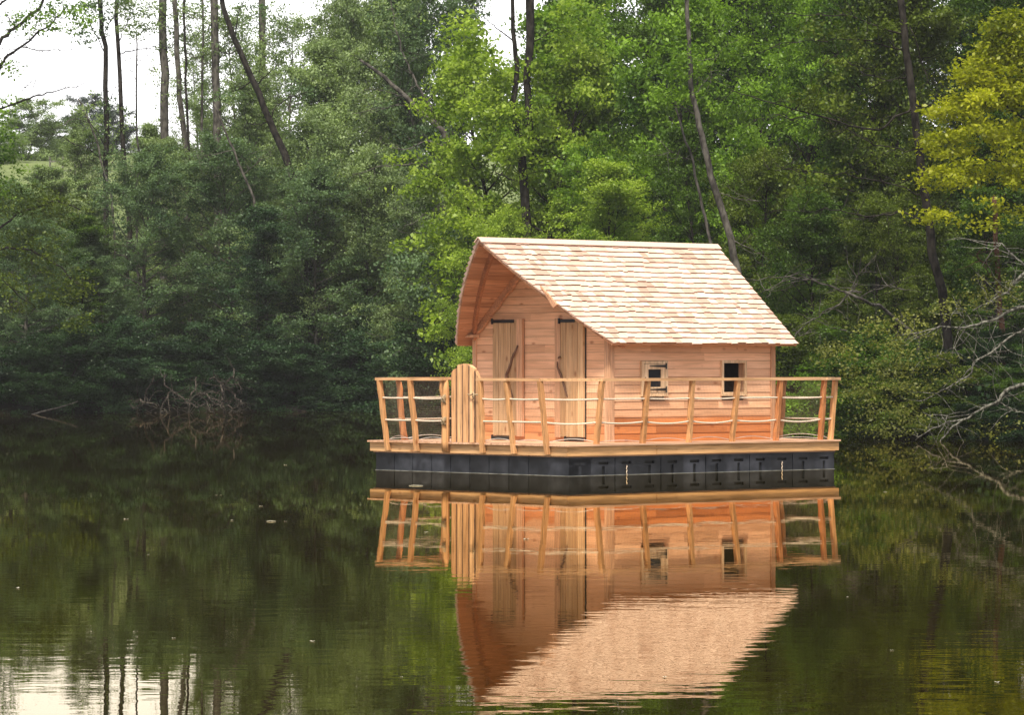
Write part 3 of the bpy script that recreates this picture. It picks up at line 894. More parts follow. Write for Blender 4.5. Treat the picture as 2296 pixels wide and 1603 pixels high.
# ------------------------------------------------------------------ foliage generators
def leaf_mesh(name, cen, rad, npc, size, rng, up=0.85):
    """many small leaves scattered in flattened sprays round the given centres"""
    n = len(cen) * npc
    c = np.repeat(cen, npc, 0); r = np.repeat(rad, npc, 0)
    p = c + rng.normal(0, 0.5, (n, 3)) * r
    nr = rng.normal(0, 1, (n, 3)) * 0.62; nr[:, 2] += up
    nr /= np.linalg.norm(nr, axis=1, keepdims=True) + 1e-9
    t = rng.normal(0, 1, (n, 3)); t -= nr * (t * nr).sum(1, keepdims=True); t /= np.linalg.norm(t, axis=1, keepdims=True) + 1e-9
    bn = np.cross(nr, t)
    s = size * rng.uniform(0.6, 1.3, (n, 1))
    fold = nr * s * 0.12
    V = np.stack([p - t * s * 0.5, p + bn * s * 0.34 + fold, p + t * s * 0.5, p - bn * s * 0.34 + fold], 1).reshape(-1, 3)
    me = bpy.data.meshes.new(name)
    me.vertices.add(n * 4); me.vertices.foreach_set('co', V.astype(np.float32).ravel())
    me.loops.add(n * 4); me.loops.foreach_set('vertex_index', np.arange(n * 4, dtype=np.int32))
    me.polygons.add(n); me.polygons.foreach_set('loop_start', np.arange(0, n * 4, 4, dtype=np.int32))
    at_ = me.attributes.new('rnd', 'FLOAT', 'FACE')
    cl = np.repeat(rng.random(len(cen)), npc)
    at_.data.foreach_set('value', (0.5 * cl + 0.5 * rng.random(n)).astype(np.float32))
    me.update(calc_edges=True)
    return me

def curve(p0, d, length, rng, n=6, droop=0.0, wob=0.12):
    p = np.array(p0, float); d = np.array(d, float); d /= np.linalg.norm(d); out = [p.copy()]
    for i in range(n):
        d = d + rng.normal(0, wob, 3); d[2] -= droop; d /= np.linalg.norm(d)
        p = p + d * length / n; out.append(p.copy())
    return out

def make_proto(name, H, R, h0, nl, npc, size, seed, lean=0.0, elev=(0.1, 0.9), shape='round', stems=1, flat=0.4, trad=0.16, sub=5, spread=0.55, big=1.0):
    """returns (wood mesh, leaf mesh) of a tree with its foot at the origin"""
    rng = np.random.default_rng(seed); mb = MB(seed); cen = []; rad = []
    for s in range(stems):
        ang = rng.uniform(0, 6.28)
        d0 = np.array([math.cos(ang) * (0.5 if stems > 1 else lean), math.sin(ang) * (0.5 if stems > 1 else lean), 1.0])
        hh = H * (1.0 if s == 0 else rng.uniform(0.6, 0.95))
        tr = curve((rng.normal(0, .12) * (stems > 1), rng.normal(0, .12) * (stems > 1), -0.4), d0, hh * 0.93, rng, 12, 0, 0.05)
        rr = [trad * (1 - 0.88 * i / 12) / (1 if stems == 1 else 1.6) for i in range(13)]
        mb.tube(tr, rr, 7)
        m = nl // stems
        for k in range(m):
            f = h0 + (0.99 - h0) * ((k + rng.random()) / m)
            i = min(int(f * 12), 11); q = tr[i] + (tr[i + 1] - tr[i]) * (f * 12 - i)
            g = (f - h0) / (1 - h0)
            if shape == 'round': env = math.sin(math.pi * min(1, 0.18 + 0.80 * g)) ** 0.6
            elif shape == 'cone': env = 1.0 - 0.75 * g
            else: env = 0.75 + 0.35 * math.sin(7 * g + seed)
            ln = R * env * rng.uniform(0.65, 1.1)
            a = k * 2.4 + rng.uniform(-.5, .5); e = elev[0] + (elev[1] - elev[0]) * g + rng.normal(0, .12)
            lb = curve(q, (math.cos(a) * math.cos(e), math.sin(a) * math.cos(e), math.sin(e)), ln, rng, 6, 0.03, 0.13)
            mb.tube(lb, [max(0.008, rr[i] * 0.42 * (1 - 0.85 * j / 6)) for j in range(7)], 5)
            for j in range(sub):
                fj = 0.3 + 0.7 * (j + rng.random()) / sub; jj = min(int(fj * 6), 5); qb = lb[jj]
                dd = lb[jj + 1] - lb[jj]; dd = dd / np.linalg.norm(dd) + rng.normal(0, spread, 3) * np.array([1, 1, 0.55])
                tl = ln * rng.uniform(0.18, 0.42)
                tw_ = curve(qb, dd, tl, rng, 3, 0.05, 0.2)
                mb.tube(tw_, [0.014, 0.010, 0.007, 0.004], 3, cap=False)
                for pt in tw_[1:]:
                    cen.append(pt); w_ = rng.uniform(0.28, 0.62) * big; rad.append((w_, w_, w_ * flat))
    cen = np.array(cen); rad = np.array(rad)
    lm = leaf_mesh(name + '_crown', cen, rad, npc, size, rng)
    o = mb.build('trunk', BARK['dark'])
    tm = o.data; bpy.data.objects.remove(o)
    lm.materials.append(LEAF['green'])
    return tm, lm, H

P = {}
P['full'] = make_proto('broad', 13, 3.9, 0.08, 60, 46, 0.125, 1, elev=(0.0, 1.1), sub=6, flat=0.4, big=1.0)
P['full2'] = make_proto('broad_b', 13, 3.6, 0.10, 58, 46, 0.125, 2, elev=(0.15, 1.2), sub=6, shape='wavy', flat=0.4, big=1.0)
P['spray'] = make_proto('spray', 11, 4.2, 0.05, 56, 44, 0.11, 3, elev=(0.15, 1.05), sub=7, flat=0.42, big=0.95)
P['airy'] = make_proto('airy', 14, 3.8, 0.15, 44, 16, 0.12, 4, elev=(0.2, 1.0), sub=6, flat=0.4, trad=0.13, big=1.1)
P['shrub'] = make_proto('shrub', 5, 2.6, 0.02, 64, 46, 0.10, 5, elev=(-0.2, 0.9), sub=5, stems=4, trad=0.09, big=0.9)
P['shrub2'] = make_proto('shrub_b', 4.2, 3.0, 0.02, 60, 46, 0.10, 6, elev=(-0.3, 0.6), sub=6, stems=3, flat=0.3, trad=0.08, big=0.9)
P['big'] = make_proto('bigleaf', 12, 3.6, 0.15, 58, 40, 0.155, 7, elev=(0.0, 1.0), sub=6, flat=0.5, trad=0.2, big=1.0)

_used = {}
def tree(kind, xD, Y, topD, leaf, name, label, cat='tree', wide=1.0, group=None, bark='dark', rz=None, dz=0.0):
    """a tree whose foot is on the ground at distance Y in the direction of column xD and whose top reaches row topD"""
    x = wx(xD, Y); z = th(x, Y) + dz
    if leaf in ('grey', 'blue') and bark == 'dark': bark = 'grey'
    tm, lm, H = P[kind]
    H0 = wz(topD, Y) - z
    s = max(H0, 1.0) / (H * 0.98)
    i = _used.get(kind, 0); _used[kind] = i + 1
    r = empty(name, (x, Y, z), rz if rz is not None else (i * 2.39 + xD * 0.01) % 6.283)
    r.scale = (s * wide, s * wide, s)
    tag(r, label, cat, group)
    for nm, me_, m_ in (('trunk', tm, BARK[bark]), ('crown', lm, LEAF[leaf])):
        o = bpy.data.objects.new(nm, me_); COL.objects.link(o); o.parent = r
        o.material_slots[0].link = 'OBJECT'; o.material_slots[0].material = m_
    return r

def jitter(pts, rng, k=3, amp=0.02):
    out = []
    for a, b_ in zip(pts[:-1], pts[1:]):
        ln = (b_ - a).length
        for i in range(k):
            out.append(a.lerp(b_, i / k) + (Vector(rng.normal(0, amp * ln, 3)) if i else Vector((0, 0, 0))))
    out.append(pts[-1]); return out

def limb_tree(name, label, cat, Y, stems, limbs, leaves, leaf, bark='dark', size=0.11, twigs=True, group=None, seed=0, npc=26, flat=0.5, ground_it=True, limbw=0.72):
    """a tree drawn limb by limb: stems and limbs are lists of ([(x, y[, dY])...], width0, width1) in picture units at distance Y"""
    rng = np.random.default_rng(seed)
    px = Y / FD
    p0 = stems[0][0][0]; base = at(p0[0], p0[1], Y + (p0[2] if len(p0) > 2 else 0))
    gz = th(base.x, base.y)
    root = empty(name, (base.x, base.y, gz if ground_it else base.z)); tag(root, label, cat, group)
    org = Vector(root.location)
    mb = MB(seed); cen = []; rad = []
    def W(p): return at(p[0], p[1], Y + (p[2] if len(p) > 2 else 0)) - org
    for k, (pts, w0, w1) in enumerate(stems):
        q = [W(p) for p in pts]
        if k == 0 and ground_it and q[0].z > 0: q = [Vector((q[0].x, q[0].y, -0.3))] + q
        q = jitter(q, rng, 3, 0.015); n = len(q)
        mb.tube(q, [px * (w0 + (w1 - w0) * i / (n - 1)) / 2 for i in range(n)], 8)
    allp = []
    for (pts, w0, w1) in limbs:
        q = jitter([W(p) for p in pts], rng, 4, 0.035); n = len(q)
        mb.tube(q, [px * limbw * (w0 + (w1 - w0) * i / (n - 1)) / 2 for i in range(n)], 6)
        allp += q[2:]
    if twigs:
        for q in allp[::2]:
            for _ in range(2):
                d = rng.normal(0, 1, 3); d[2] = d[2] * 0.6 + 0.1
                c = curve(tuple(q), d, rng.uniform(0.4, 1.3), rng, 5, 0.02, 0.25)
                mb.tube(c, [0.012, .010, .008, .006, .005, .003], 3, cap=False)
    tr = mb.build('trunk', BARK[bark], root, smooth=True)
    for (x, y, rx_, ry_, n) in leaves:
        for _ in range(n):
            a = rng.uniform(0, 6.283); rr = math.sqrt(rng.random())
            c = W((x + rx_ * rr * math.cos(a), y + ry_ * rr * math.sin(a), rng.normal(0, rx_ * px * 0.5)))
            cen.append(tuple(c)); w_ = rng.uniform(0.22, 0.5); rad.append((w_, w_, w_ * flat))
    if cen:
        lm = leaf_mesh('crown', np.array(cen), np.array(rad), npc, size, rng)
        lm.materials.append(LEAF[leaf])
        o = bpy.data.objects.new('crown', lm); COL.objects.link(o); o.parent = root
    return root

# ------------------------------------------------------------------ the wood on the left bank
T = tree
SH = 'shrubs along the far left shore'
T('shrub2', 20, 134, 760, 'deep', 'shore_shrub', 'dark green shrub at the waterline at the left edge of the picture', 'shrub', 1.5, SH)
T('shrub', 120, 135.5, 700, 'deep', 'shore_shrub', 'dark green shrub over the pale fallen branch on the left shore', 'shrub', 1.3, SH)
T('shrub2', 235, 137, 735, 'shade', 'shore_shrub', 'low bluish shrub between the fallen branch and the dead twigs', 'shrub', 1.4, SH)
T('shrub', 330, 138.5, 690, 'shade', 'shore_shrub', 'blue-green shrub directly behind the left half of the dead twigs', 'shrub', 1.3, SH)
T('shrub2', 440, 139, 740, 'deep', 'shore_shrub', 'very dark shrub directly behind the right half of the dead twigs', 'shrub', 1.3, SH)
T('shrub', 545, 139.5, 700, 'shade', 'shore_shrub', 'blue-green shrub just right of the dead twigs', 'shrub', 1.35, SH)
T('shrub2', 650, 140, 760, 'shade', 'shore_shrub', 'low arching shrub touching the water midway between twigs and raft', 'shrub', 1.5, SH)
T('shrub', 745, 140.5, 690, 'shade', 'shore_shrub', 'grey-green shrub left of the raft, its sprays hanging to the water', 'shrub', 1.3, SH)
T('shrub2', 850, 140, 740, 'shade', 'shore_shrub', 'shrub behind the left end of the raft railing', 'shrub', 1.4, SH)
T('shrub', 945, 137, 700, 'shade', 'shore_shrub', 'shrub behind the arched gate of the raft', 'shrub', 1.3, SH)
T('shrub', 1040, 130, 690, 'deep', 'shore_shrub', 'dark shrub hidden partly behind the cabin gable', 'shrub', 1.2, SH)

MT = 'trees standing behind the left shore'
T('spray', 60, 141, 470, 'blue', 'broadleaf_tree', 'drooping blue-green tree above the left edge shore', 'tree', 1.1, MT)
T('full', 190, 144, 470, 'moss', 'broadleaf_tree', 'round dark tree below the pair of thin trunks on the left', 'tree', 1.1, MT)
T('spray', 330, 145, 330, 'blue', 'broadleaf_tree', 'dense blue-green tree below the thick upright trunk at left', 'tree', 0.95, MT)
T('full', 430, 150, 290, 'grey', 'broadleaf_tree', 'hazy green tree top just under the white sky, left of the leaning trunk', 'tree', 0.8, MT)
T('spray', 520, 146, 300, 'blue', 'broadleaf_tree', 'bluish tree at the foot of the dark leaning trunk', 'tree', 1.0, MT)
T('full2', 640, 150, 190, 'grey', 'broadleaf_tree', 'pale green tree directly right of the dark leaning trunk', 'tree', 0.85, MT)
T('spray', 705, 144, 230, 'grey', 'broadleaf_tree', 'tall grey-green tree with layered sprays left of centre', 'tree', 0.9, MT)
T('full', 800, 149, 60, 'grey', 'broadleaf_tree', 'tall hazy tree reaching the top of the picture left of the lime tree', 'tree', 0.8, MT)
T('spray', 830, 143, 330, 'grey', 'broadleaf_tree', 'pale tree with horizontal sprays between shore shrubs and the leaning grey trunk', 'tree', 0.9, MT)
T('full2', 930, 147, -40, 'blue', 'broadleaf_tree', 'tall green tree behind the leaning grey trunk', 'tree', 0.75, MT)
T('spray', 960, 139, 400, 'grey', 'broadleaf_tree', 'low grey-green tree left of the roof ridge', 'tree', 0.8, MT)

T('full', 110, 152, 360, 'grey', 'broadleaf_tree', 'hazy light green tree in front of the meadow at left', 'tree', 1.1, MT)
T('spray', 20, 146, 400, 'blue', 'broadleaf_tree', 'blue-green tree below the meadow at the left edge', 'tree', 1.2, MT)
T('full2', 250, 158, 300, 'grey', 'broadleaf_tree', 'pale tree behind the lower part of the pair of thin trunks', 'tree', 1.0, MT)
T('full', 380, 160, 262, 'grey', 'broadleaf_tree', 'hazy tree behind the foot of the thickest pale trunk', 'tree', 0.9, MT)
T('full2', 500, 160, 235, 'grey', 'broadleaf_tree', 'hazy tree behind the foot of the broad knotty trunk', 'tree', 0.9, MT)
T('full', 590, 156, 215, 'blue', 'broadleaf_tree', 'green tree filling the space behind the dark leaning trunk', 'tree', 0.9, MT)
T('spray', 715, 141.6, 365, 'blue', 'broadleaf_tree', 'tree hiding the lower part of the dark leaning trunk', 'tree', 0.95, MT)
T('full', 610, 141.4, 450, 'shade', 'broadleaf_tree', 'round tree low under the dark leaning trunk, above the shore shrubs', 'tree', 0.95, MT)
T('shrub', 1050, 136, 450, 'blue', 'broadleaf_tree', 'bushy tree at the foot of the leaning grey trunk by the roof edge', 'tree', 0.8, MT)
T('airy', 545, 158, -10, 'grey', 'broadleaf_tree', 'thin-leaved tree veiling the sky above the leaning trunk', 'tree', 0.8, MT)
T('airy', 640, 156, -30, 'grey', 'broadleaf_tree', 'thin-leaved tall tree between the leaning trunk and the tall hazy tree', 'tree', 0.85, MT)
T('airy', 450, 172, 20, 'grey', 'broadleaf_tree', 'thin-leaved tree veiling the sky round the broad knotty trunk', 'tree', 0.75, MT)
T('airy', 730, 160, -40, 'grey', 'broadleaf_tree', 'thin-leaved tall tree at the top edge right of the leaning trunk', 'tree', 0.85, MT)
T('full', 240, 143.5, 520, 'blue', 'broadleaf_tree', 'round blue-green tree hiding the feet of the close thin trunks', 'tree', 1.1, MT)
T('full2', 690, 158, -20, 'grey', 'broadleaf_tree', 'tall hazy tree closing the top of the picture right of the hazy grey trunk', 'tree', 0.7, MT)
T('full', 845, 156, -60, 'grey', 'broadleaf_tree', 'tall hazy tree at the top edge behind the thin fork left of the lime tree', 'tree', 0.7, MT)
T('full', 930, 158, -60, 'green', 'broadleaf_tree', 'fresh green tree at the top edge left of the lime tree', 'tree', 0.7, MT)
T('full', 1640, 140, -80, 'moss', 'broadleaf_tree', 'tree behind the upper half of the slim curved trunk', 'tree', 0.8, MT)
T('full2', 1790, 136, -80, 'moss', 'broadleaf_tree', 'tree behind the tips of the long horizontal limbs', 'tree', 0.8, MT)
T('full', 1920, 132, -80, 'deep', 'broadleaf_tree', 'dark tree behind the middle of the long horizontal limbs', 'tree', 0.8, MT)
T('full2', 1290, 145, 20, 'moss', 'broadleaf_tree', 'tree behind the gap right of the forked trunk', 'tree', 0.7, MT)
T('full2', 1385, 134, -60, 'green', 'broadleaf_tree', 'tall fresh green tree left of the slim curved trunk, behind the roof middle', 'tree', 0.8, MT)
T('full', 2045, 127, -80, 'deep', 'broadleaf_tree', 'deep green tree behind the top of the thick dark trunk', 'tree', 0.9, MT)
T('full2', 2150, 123, -80, 'moss', 'broadleaf_tree', 'dark tree behind the left side of the golden crown', 'tree', 0.9, MT)
T('full', 2270, 119, -80, 'deep', 'broadleaf_tree', 'deep green tree behind the right side of the golden crown', 'tree', 0.9, MT)
T('full', 1520, 146, -80, 'moss', 'broadleaf_tree', 'dark tree behind the top of the slim curved trunk', 'tree', 0.9, MT)
BKL = ['hazy tree far back right of the dark leaning trunk', 'hazy tree far back behind the upper end of the leaning grey trunk', 'thin-leaved hazy tree far back in the sky gap by the leaning trunk top',
 'thin-leaved hazy tree far back just right of the leaning trunk', 'tall tree far back behind the left side of the lime tree', 'tree far back behind the right side of the forked trunk', 'tree far back above the middle of the roof ridge',
 'dark tree far back above the right end of the roof ridge', 'deep green tree far back above the right roof corner', 'dark tree far back behind the long horizontal limbs', 'deep green tree far back just left of the thick dark trunk',
 'dark tree far back just right of the thick dark trunk', 'deep green tree far back behind the golden crown', 'dark tree far back cut by the right edge of the picture']
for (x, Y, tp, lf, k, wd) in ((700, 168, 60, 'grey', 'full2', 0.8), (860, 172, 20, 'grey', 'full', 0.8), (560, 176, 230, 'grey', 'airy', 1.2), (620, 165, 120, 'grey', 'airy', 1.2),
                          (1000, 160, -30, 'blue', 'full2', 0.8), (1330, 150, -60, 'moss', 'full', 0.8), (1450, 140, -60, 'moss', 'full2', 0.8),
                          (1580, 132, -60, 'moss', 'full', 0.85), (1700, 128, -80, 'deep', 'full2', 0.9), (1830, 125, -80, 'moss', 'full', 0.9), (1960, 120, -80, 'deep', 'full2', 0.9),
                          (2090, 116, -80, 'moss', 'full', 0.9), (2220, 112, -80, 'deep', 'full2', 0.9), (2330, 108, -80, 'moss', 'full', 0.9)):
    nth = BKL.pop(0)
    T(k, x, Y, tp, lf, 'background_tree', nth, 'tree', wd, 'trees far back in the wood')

# centre and right bank
T('big', 1120, 128, 60, 'lime', 'lime_green_tree', 'bright yellow-green tree in the light directly above the roof ridge left end', 'tree', 0.75)
T('big', 1215, 122, 60, 'lime', 'lime_green_tree', 'bright yellow-green tree round the dark forked trunk above the roof', 'tree', 0.7)
T('spray', 1130, 120, 470, 'lime', 'lime_green_tree', 'low yellow-green tree just left of and behind the roof ridge', 'tree', 0.8)
T('big', 1340, 124, -30, 'green', 'broadleaf_tree', 'fresh green big-leaved tree above the middle of the roof', 'tree', 0.75)
T('full', 1400, 114, 340, 'lime', 'broadleaf_tree', 'rounded lime tree top rising just over the shingle roof', 'tree', 1.0)
T('full2', 1300, 118, 380, 'green', 'broadleaf_tree', 'green tree top showing above the left third of the roof ridge', 'tree', 1.0)
T('big', 1480, 118, -60, 'green', 'broadleaf_tree', 'tall fresh green tree left of the slim curved trunk', 'tree', 0.7)
T('full', 1560, 110, 250, 'moss', 'broadleaf_tree', 'green tree behind the slim curved trunk above the roof end', 'tree', 0.8)
T('full2', 1620, 112, -60, 'green', 'broadleaf_tree', 'tall green tree right of the slim curved trunk', 'tree', 0.75)
T('spray', 1700, 104, 330, 'olive', 'broadleaf_tree', 'olive tree behind the right end of the roof', 'tree', 0.9)
T('full', 1760, 108, -60, 'green', 'broadleaf_tree', 'tall mid-green tree with long horizontal limbs, right of the roof', 'tree', 0.8)
T('full2', 1880, 106, -80, 'moss', 'broadleaf_tree', 'tall moss-green tree left of the thick dark trunk', 'tree', 0.85)
T('spray', 1830, 99, 420, 'moss', 'broadleaf_tree', 'leafy tree between roof end and thick dark trunk', 'tree', 0.9)
T('full', 2010, 104, -80, 'olive', 'broadleaf_tree', 'tall olive tree behind the thick dark trunk', 'tree', 0.8)
T('spray', 1960, 97, 430, 'olive', 'broadleaf_tree', 'olive tree below the thick dark trunk', 'tree', 0.85)
T('full2', 2110, 100, 330, 'olive', 'broadleaf_tree', 'rusty olive tree below the golden tree', 'tree', 0.8)
T('full', 2250, 98, 400, 'moss', 'broadleaf_tree', 'dark tree under the golden tree at the right edge', 'tree', 0.9)
T('full2', 2180, 103, -80, 'moss', 'broadleaf_tree', 'tall dark tree directly behind the golden tree', 'tree', 0.8)
RS = 'shrubs along the right shore'
T('shrub2', 2160, 88.6, 905, 'olive', 'shore_shrub', 'small olive shrub touching the water under the lowest pale limb', 'shrub', 1.6, RS)
T('shrub2', 2300, 86.8, 900, 'deep', 'shore_shrub', 'small dark shrub on the bank in the lower right corner of the wood', 'shrub', 1.7, RS)
T('shrub', 1700, 103, 700, 'moss', 'shore_shrub', 'shrub seen just past the back corner of the cabin', 'shrub', 1.3, RS)
T('shrub', 1800, 97, 680, 'olive', 'shore_shrub', 'sunlit shrub beside the right wall of the cabin', 'shrub', 1.25, RS)
T('shrub2', 1900, 93.5, 740, 'green', 'shore_shrub', 'bright green shrub just right of the raft railing', 'shrub', 1.3, RS)
T('shrub', 1985, 92, 700, 'moss', 'shore_shrub', 'tall shrub hanging over the water right of the raft', 'shrub', 1.2, RS)
T('shrub2', 2080, 90.5, 770, 'olive', 'shore_shrub', 'olive shrub behind the lowest pale limb', 'shrub', 1.3, RS)
T('shrub', 2190, 91, 720, 'deep', 'shore_shrub', 'dark shrub in the shade behind the pale limbs', 'shrub', 1.2, RS)
T('shrub2', 2230, 88.2, 880, 'deep', 'shore_shrub', 'very low dark shrub on the bank under the lowest pale limb', 'shrub', 1.5, RS)
T('shrub2', 2290, 89.5, 800, 'moss', 'shore_shrub', 'dark low shrub at the water at the right edge of the picture', 'shrub', 1.2, RS)

# trunks that stand out, each a tree of its own
LT_ = limb_tree
LT_('slender_tree', 'slender tree, first of the two close thin trunks against the white sky', 'tree', 148.5, [([(238, 560), (238, 436), (238, 240), (237, 103), (223, 0), (222, -60)], 14, 9)],
    [([(238, 330), (215, 290), (195, 268), (170, 220)], 4, 2), ([(238, 240), (255, 200), (275, 180)], 3, 1), ([(237, 120), (205, 60), (190, 20)], 4, 2), ([(235, 70), (262, 20), (280, -20)], 4, 2), ([(238, 400), (222, 350), (196, 330), (120, 300)], 5, 2)],
    [(215, 40, 40, 45, 28), (190, 80, 25, 18, 8), (240, 10, 60, 20, 18), (238, 250, 14, 60, 8), (236, 340, 20, 60, 14)], 'blue', 'dark', seed=1)
LT_('slender_tree', 'slender tree, second and slightly leaning one of the two close thin trunks', 'tree', 148, [([(292, 520), (281, 388), (273, 274), (266, 120), (262, 0), (262, -60)], 12, 8)],
    [([(266, 120), (300, 112), (335, 108), (357, 98)], 4, 1.5), ([(268, 90), (285, 50), (300, 20)], 4, 1.5), ([(276, 330), (262, 350), (240, 380)], 4, 2)],
    [(300, 45, 45, 35, 22), (270, 0, 50, 22, 16), (330, 60, 30, 14, 8), (276, 300, 18, 70, 12)], 'grey', 'dark', seed=2)
LT_('slender_tree', 'very thin straight trunk between the close pair and the thick hazy trunk', 'tree', 150, [([(308, 480), (307, 310), (306, 150), (305, 70)], 6, 3)],
    [([(306, 150), (325, 120), (338, 90)], 2, 1), ([(306, 180), (290, 150), (280, 130)], 2, 1)], [(300, 70, 25, 20, 6)], 'grey', 'grey', seed=3)
LT_('tall_tree', 'thickest pale grey trunk standing straight in the gap of white sky', 'tree', 156, [([(370, 480), (368, 254), (366, 120), (365, 0), (365, -60)], 20, 17)],
    [([(366, 120), (390, 90), (420, 70)], 3, 1.5), ([(366, 60), (345, 30), (330, 10)], 3, 1.5), ([(367, 180), (350, 160), (330, 150)], 2.5, 1)], [(350, 20, 60, 22, 22), (400, 80, 30, 20, 8), (366, 140, 26, 110, 24)], 'grey', 'grey', seed=4)
LT_('tall_tree', 'slightly leaning grey trunk just right of the thickest pale one', 'tree', 155, [([(420, 480), (412, 290), (401, 171), (391, 0), (388, -60)], 13, 11)],
    [([(401, 171), (430, 150), (460, 140)], 2.5, 1), ([(396, 90), (425, 50), (450, 20)], 3, 1)], [(430, 40, 40, 30, 16), (450, 120, 30, 18, 8), (408, 200, 22, 80, 14)], 'grey', 'grey', seed=5)
LT_('slender_tree', 'thin dark stem close to the right of the leaning grey trunk', 'tree', 153, [([(424, 450), (418, 220), (414, 100), (413, 0), (412, -60)], 6, 5)],
    [([(414, 100), (440, 80), (455, 60)], 2, 1)], [(440, 10, 40, 16, 10)], 'grey', 'dark', seed=6)
LT_('slender_tree', 'thin stem immediately left of the broad knotty trunk', 'tree', 154, [([(454, 450), (453, 240), (454, 0), (454, -60)], 6, 5)], [([(453, 140), (430, 120), (410, 115)], 2, 1)], [(450, 170, 30, 30, 8)], 'grey', 'grey', seed=7)
LT_('tall_tree', 'broad knotty trunk with leafy sprigs left of the dark leaning trunk', 'tree', 152, [([(490, 480), (486, 300), (485, 206), (482, 90), (480, 0), (480, -60)], 19, 17)],
    [([(484, 150), (455, 130), (425, 125)], 3, 1), ([(483, 120), (510, 95), (545, 90)], 3, 1), ([(482, 60), (440, 40), (400, 20)], 3, 1)], [(485, 90, 30, 80, 30), (520, 40, 35, 30, 14), (440, 30, 30, 20, 8)], 'grey', 'grey', seed=8)
LT_('tall_tree', 'hazy grey trunk right of the dark leaning trunk near the top', 'tree', 160, [([(592, 480), (588, 172), (587, 0), (586, -60)], 17, 15)],
    [([(588, 120), (615, 95), (640, 85)], 3, 1), ([(588, 60), (565, 40), (545, 30)], 3, 1)], [(610, 50, 60, 50, 44), (560, 130, 40, 40, 24), (620, 110, 50, 40, 24), (530, 60, 40, 50, 18)], 'grey', 'grey', seed=9)
LT_('leaning_tree', 'dark bare trunk leaning to the left against the sky', 'tree', 142.6, [([(690, 500), (672, 432), (638, 343), (604, 268), (566, 178), (525, 86), (500, 14), (490, -40)], 20, 10)],
    [([(525, 86), (532, 40), (545, 0)], 5, 2), ([(566, 178), (545, 195), (515, 205), (480, 220)], 5, 2), ([(575, 190), (600, 165), (620, 145)], 4, 1.5), ([(604, 268), (620, 235), (650, 215), (700, 205)], 5, 2), ([(604, 268), (585, 280), (560, 275)], 4, 2), ([(535, 110), (510, 120), (490, 110)], 4, 2)],
    [(660, 210, 40, 25, 12), (500, 210, 40, 16, 10), (560, 30, 40, 25, 12)], 'blue', 'dark', seed=10)
LT_('slender_tree', 'thin dark snag leaning left in the shrubs below the leaning trunk', 'tree', 142.2, [([(580, 520), (569, 442), (545, 390), (525, 336), (500, 281), (480, 233)], 7, 4)],
    [([(545, 390), (575, 365), (605, 350)], 3, 1), ([(525, 336), (480, 345), (430, 350)], 3, 1)], [], 'blue', 'grey', seed=11)
LT_('leaning_tree', 'thick grey trunk leaning left with long bare limbs, left of the roof', 'tree', 136.6, [([(1075, 560), (1055, 422), (1020, 360), (993, 292), (914, 220), (860, 170), (808, 134)], 24, 6)],
    [([(993, 292), (965, 240), (948, 213), (925, 165)], 12, 6), ([(925, 165), (907, 127), (885, 60), (876, 0)], 7, 3), ([(1010, 330), (960, 315), (910, 335), (880, 330)], 5, 2), ([(1020, 370), (960, 365), (900, 370), (850, 372), (790, 390)], 5, 2),
     ([(1030, 385), (980, 395), (930, 405)], 4, 1.5), ([(1045, 410), (1000, 415), (950, 425), (910, 420)], 5, 2), ([(914, 220), (870, 205), (820, 200)], 4, 2), ([(960, 260), (900, 235), (850, 240), (790, 255)], 4, 1.5), ([(1050, 425), (1000, 460), (950, 480), (900, 520)], 4, 1.5)],
    [(880, 40, 70, 40, 26), (840, 120, 50, 25, 8), (820, 215, 50, 15, 7)], 'grey', 'grey', seed=12)
LT_('forked_tree', 'dark trunk forking in two above the left part of the roof', 'tree', 121, [([(1180, 560), (1175, 412), (1170, 350), (1166, 312)], 22, 18), ([(1166, 312), (1152, 270), (1150, 230), (1160, 150), (1150, 69), (1147, -40)], 16, 8), ([(1170, 330), (1190, 300), (1185, 247), (1182, 160), (1189, 90), (1193, -40)], 13, 20)],
    [([(1190, 310), (1230, 312), (1270, 300), (1310, 292)], 10, 5), ([(1170, 405), (1140, 400), (1110, 385)], 6, 3), ([(1185, 250), (1220, 235), (1240, 225)], 4, 2), ([(1150, 90), (1110, 60), (1090, 40)], 5, 2), ([(1187, 100), (1220, 80), (1250, 60)], 4, 2), ([(1175, 500), (1100, 540), (1040, 600), (1010, 680), (960, 735), (920, 745)], 6, 1.5), ([(1030, 620), (970, 570), (900, 545)], 3, 1)],
    [(1060, 130, 55, 60, 34), (1040, 60, 50, 40, 20), (1110, 190, 60, 50, 36), (1060, 260, 50, 35, 24), (1250, 330, 70, 40, 30), (1120, 340, 50, 30, 20), (1300, 60, 60, 60, 30), (1240, 150, 40, 40, 14), (975, 735, 50, 28, 13), (1020, 650, 30, 30, 7), (905, 550, 35, 12, 5), (1000, 590, 50, 25, 10)], 'lime', 'dark', size=0.16, seed=13, npc=22)
LT_('slender_tree', 'slim grey trunk curving up from behind the right end of the roof', 'tree', 100.5, [([(1660, 640), (1639, 535), (1605, 429), (1578, 326), (1564, 257), (1550, 206), (1545, 120), (1540, 0), (1538, -40)], 19, 8)],
    [([(1605, 429), (1650, 445), (1700, 450)], 3, 1), ([(1564, 257), (1530, 240), (1500, 215)], 4, 1.5), ([(1639, 535), (1690, 560), (1721, 580)], 4, 2), ([(1555, 225), (1590, 170), (1605, 120)], 3, 1)],
    [(1530, 130, 50, 50, 26), (1500, 210, 40, 25, 14)], 'green', 'grey', seed=14)
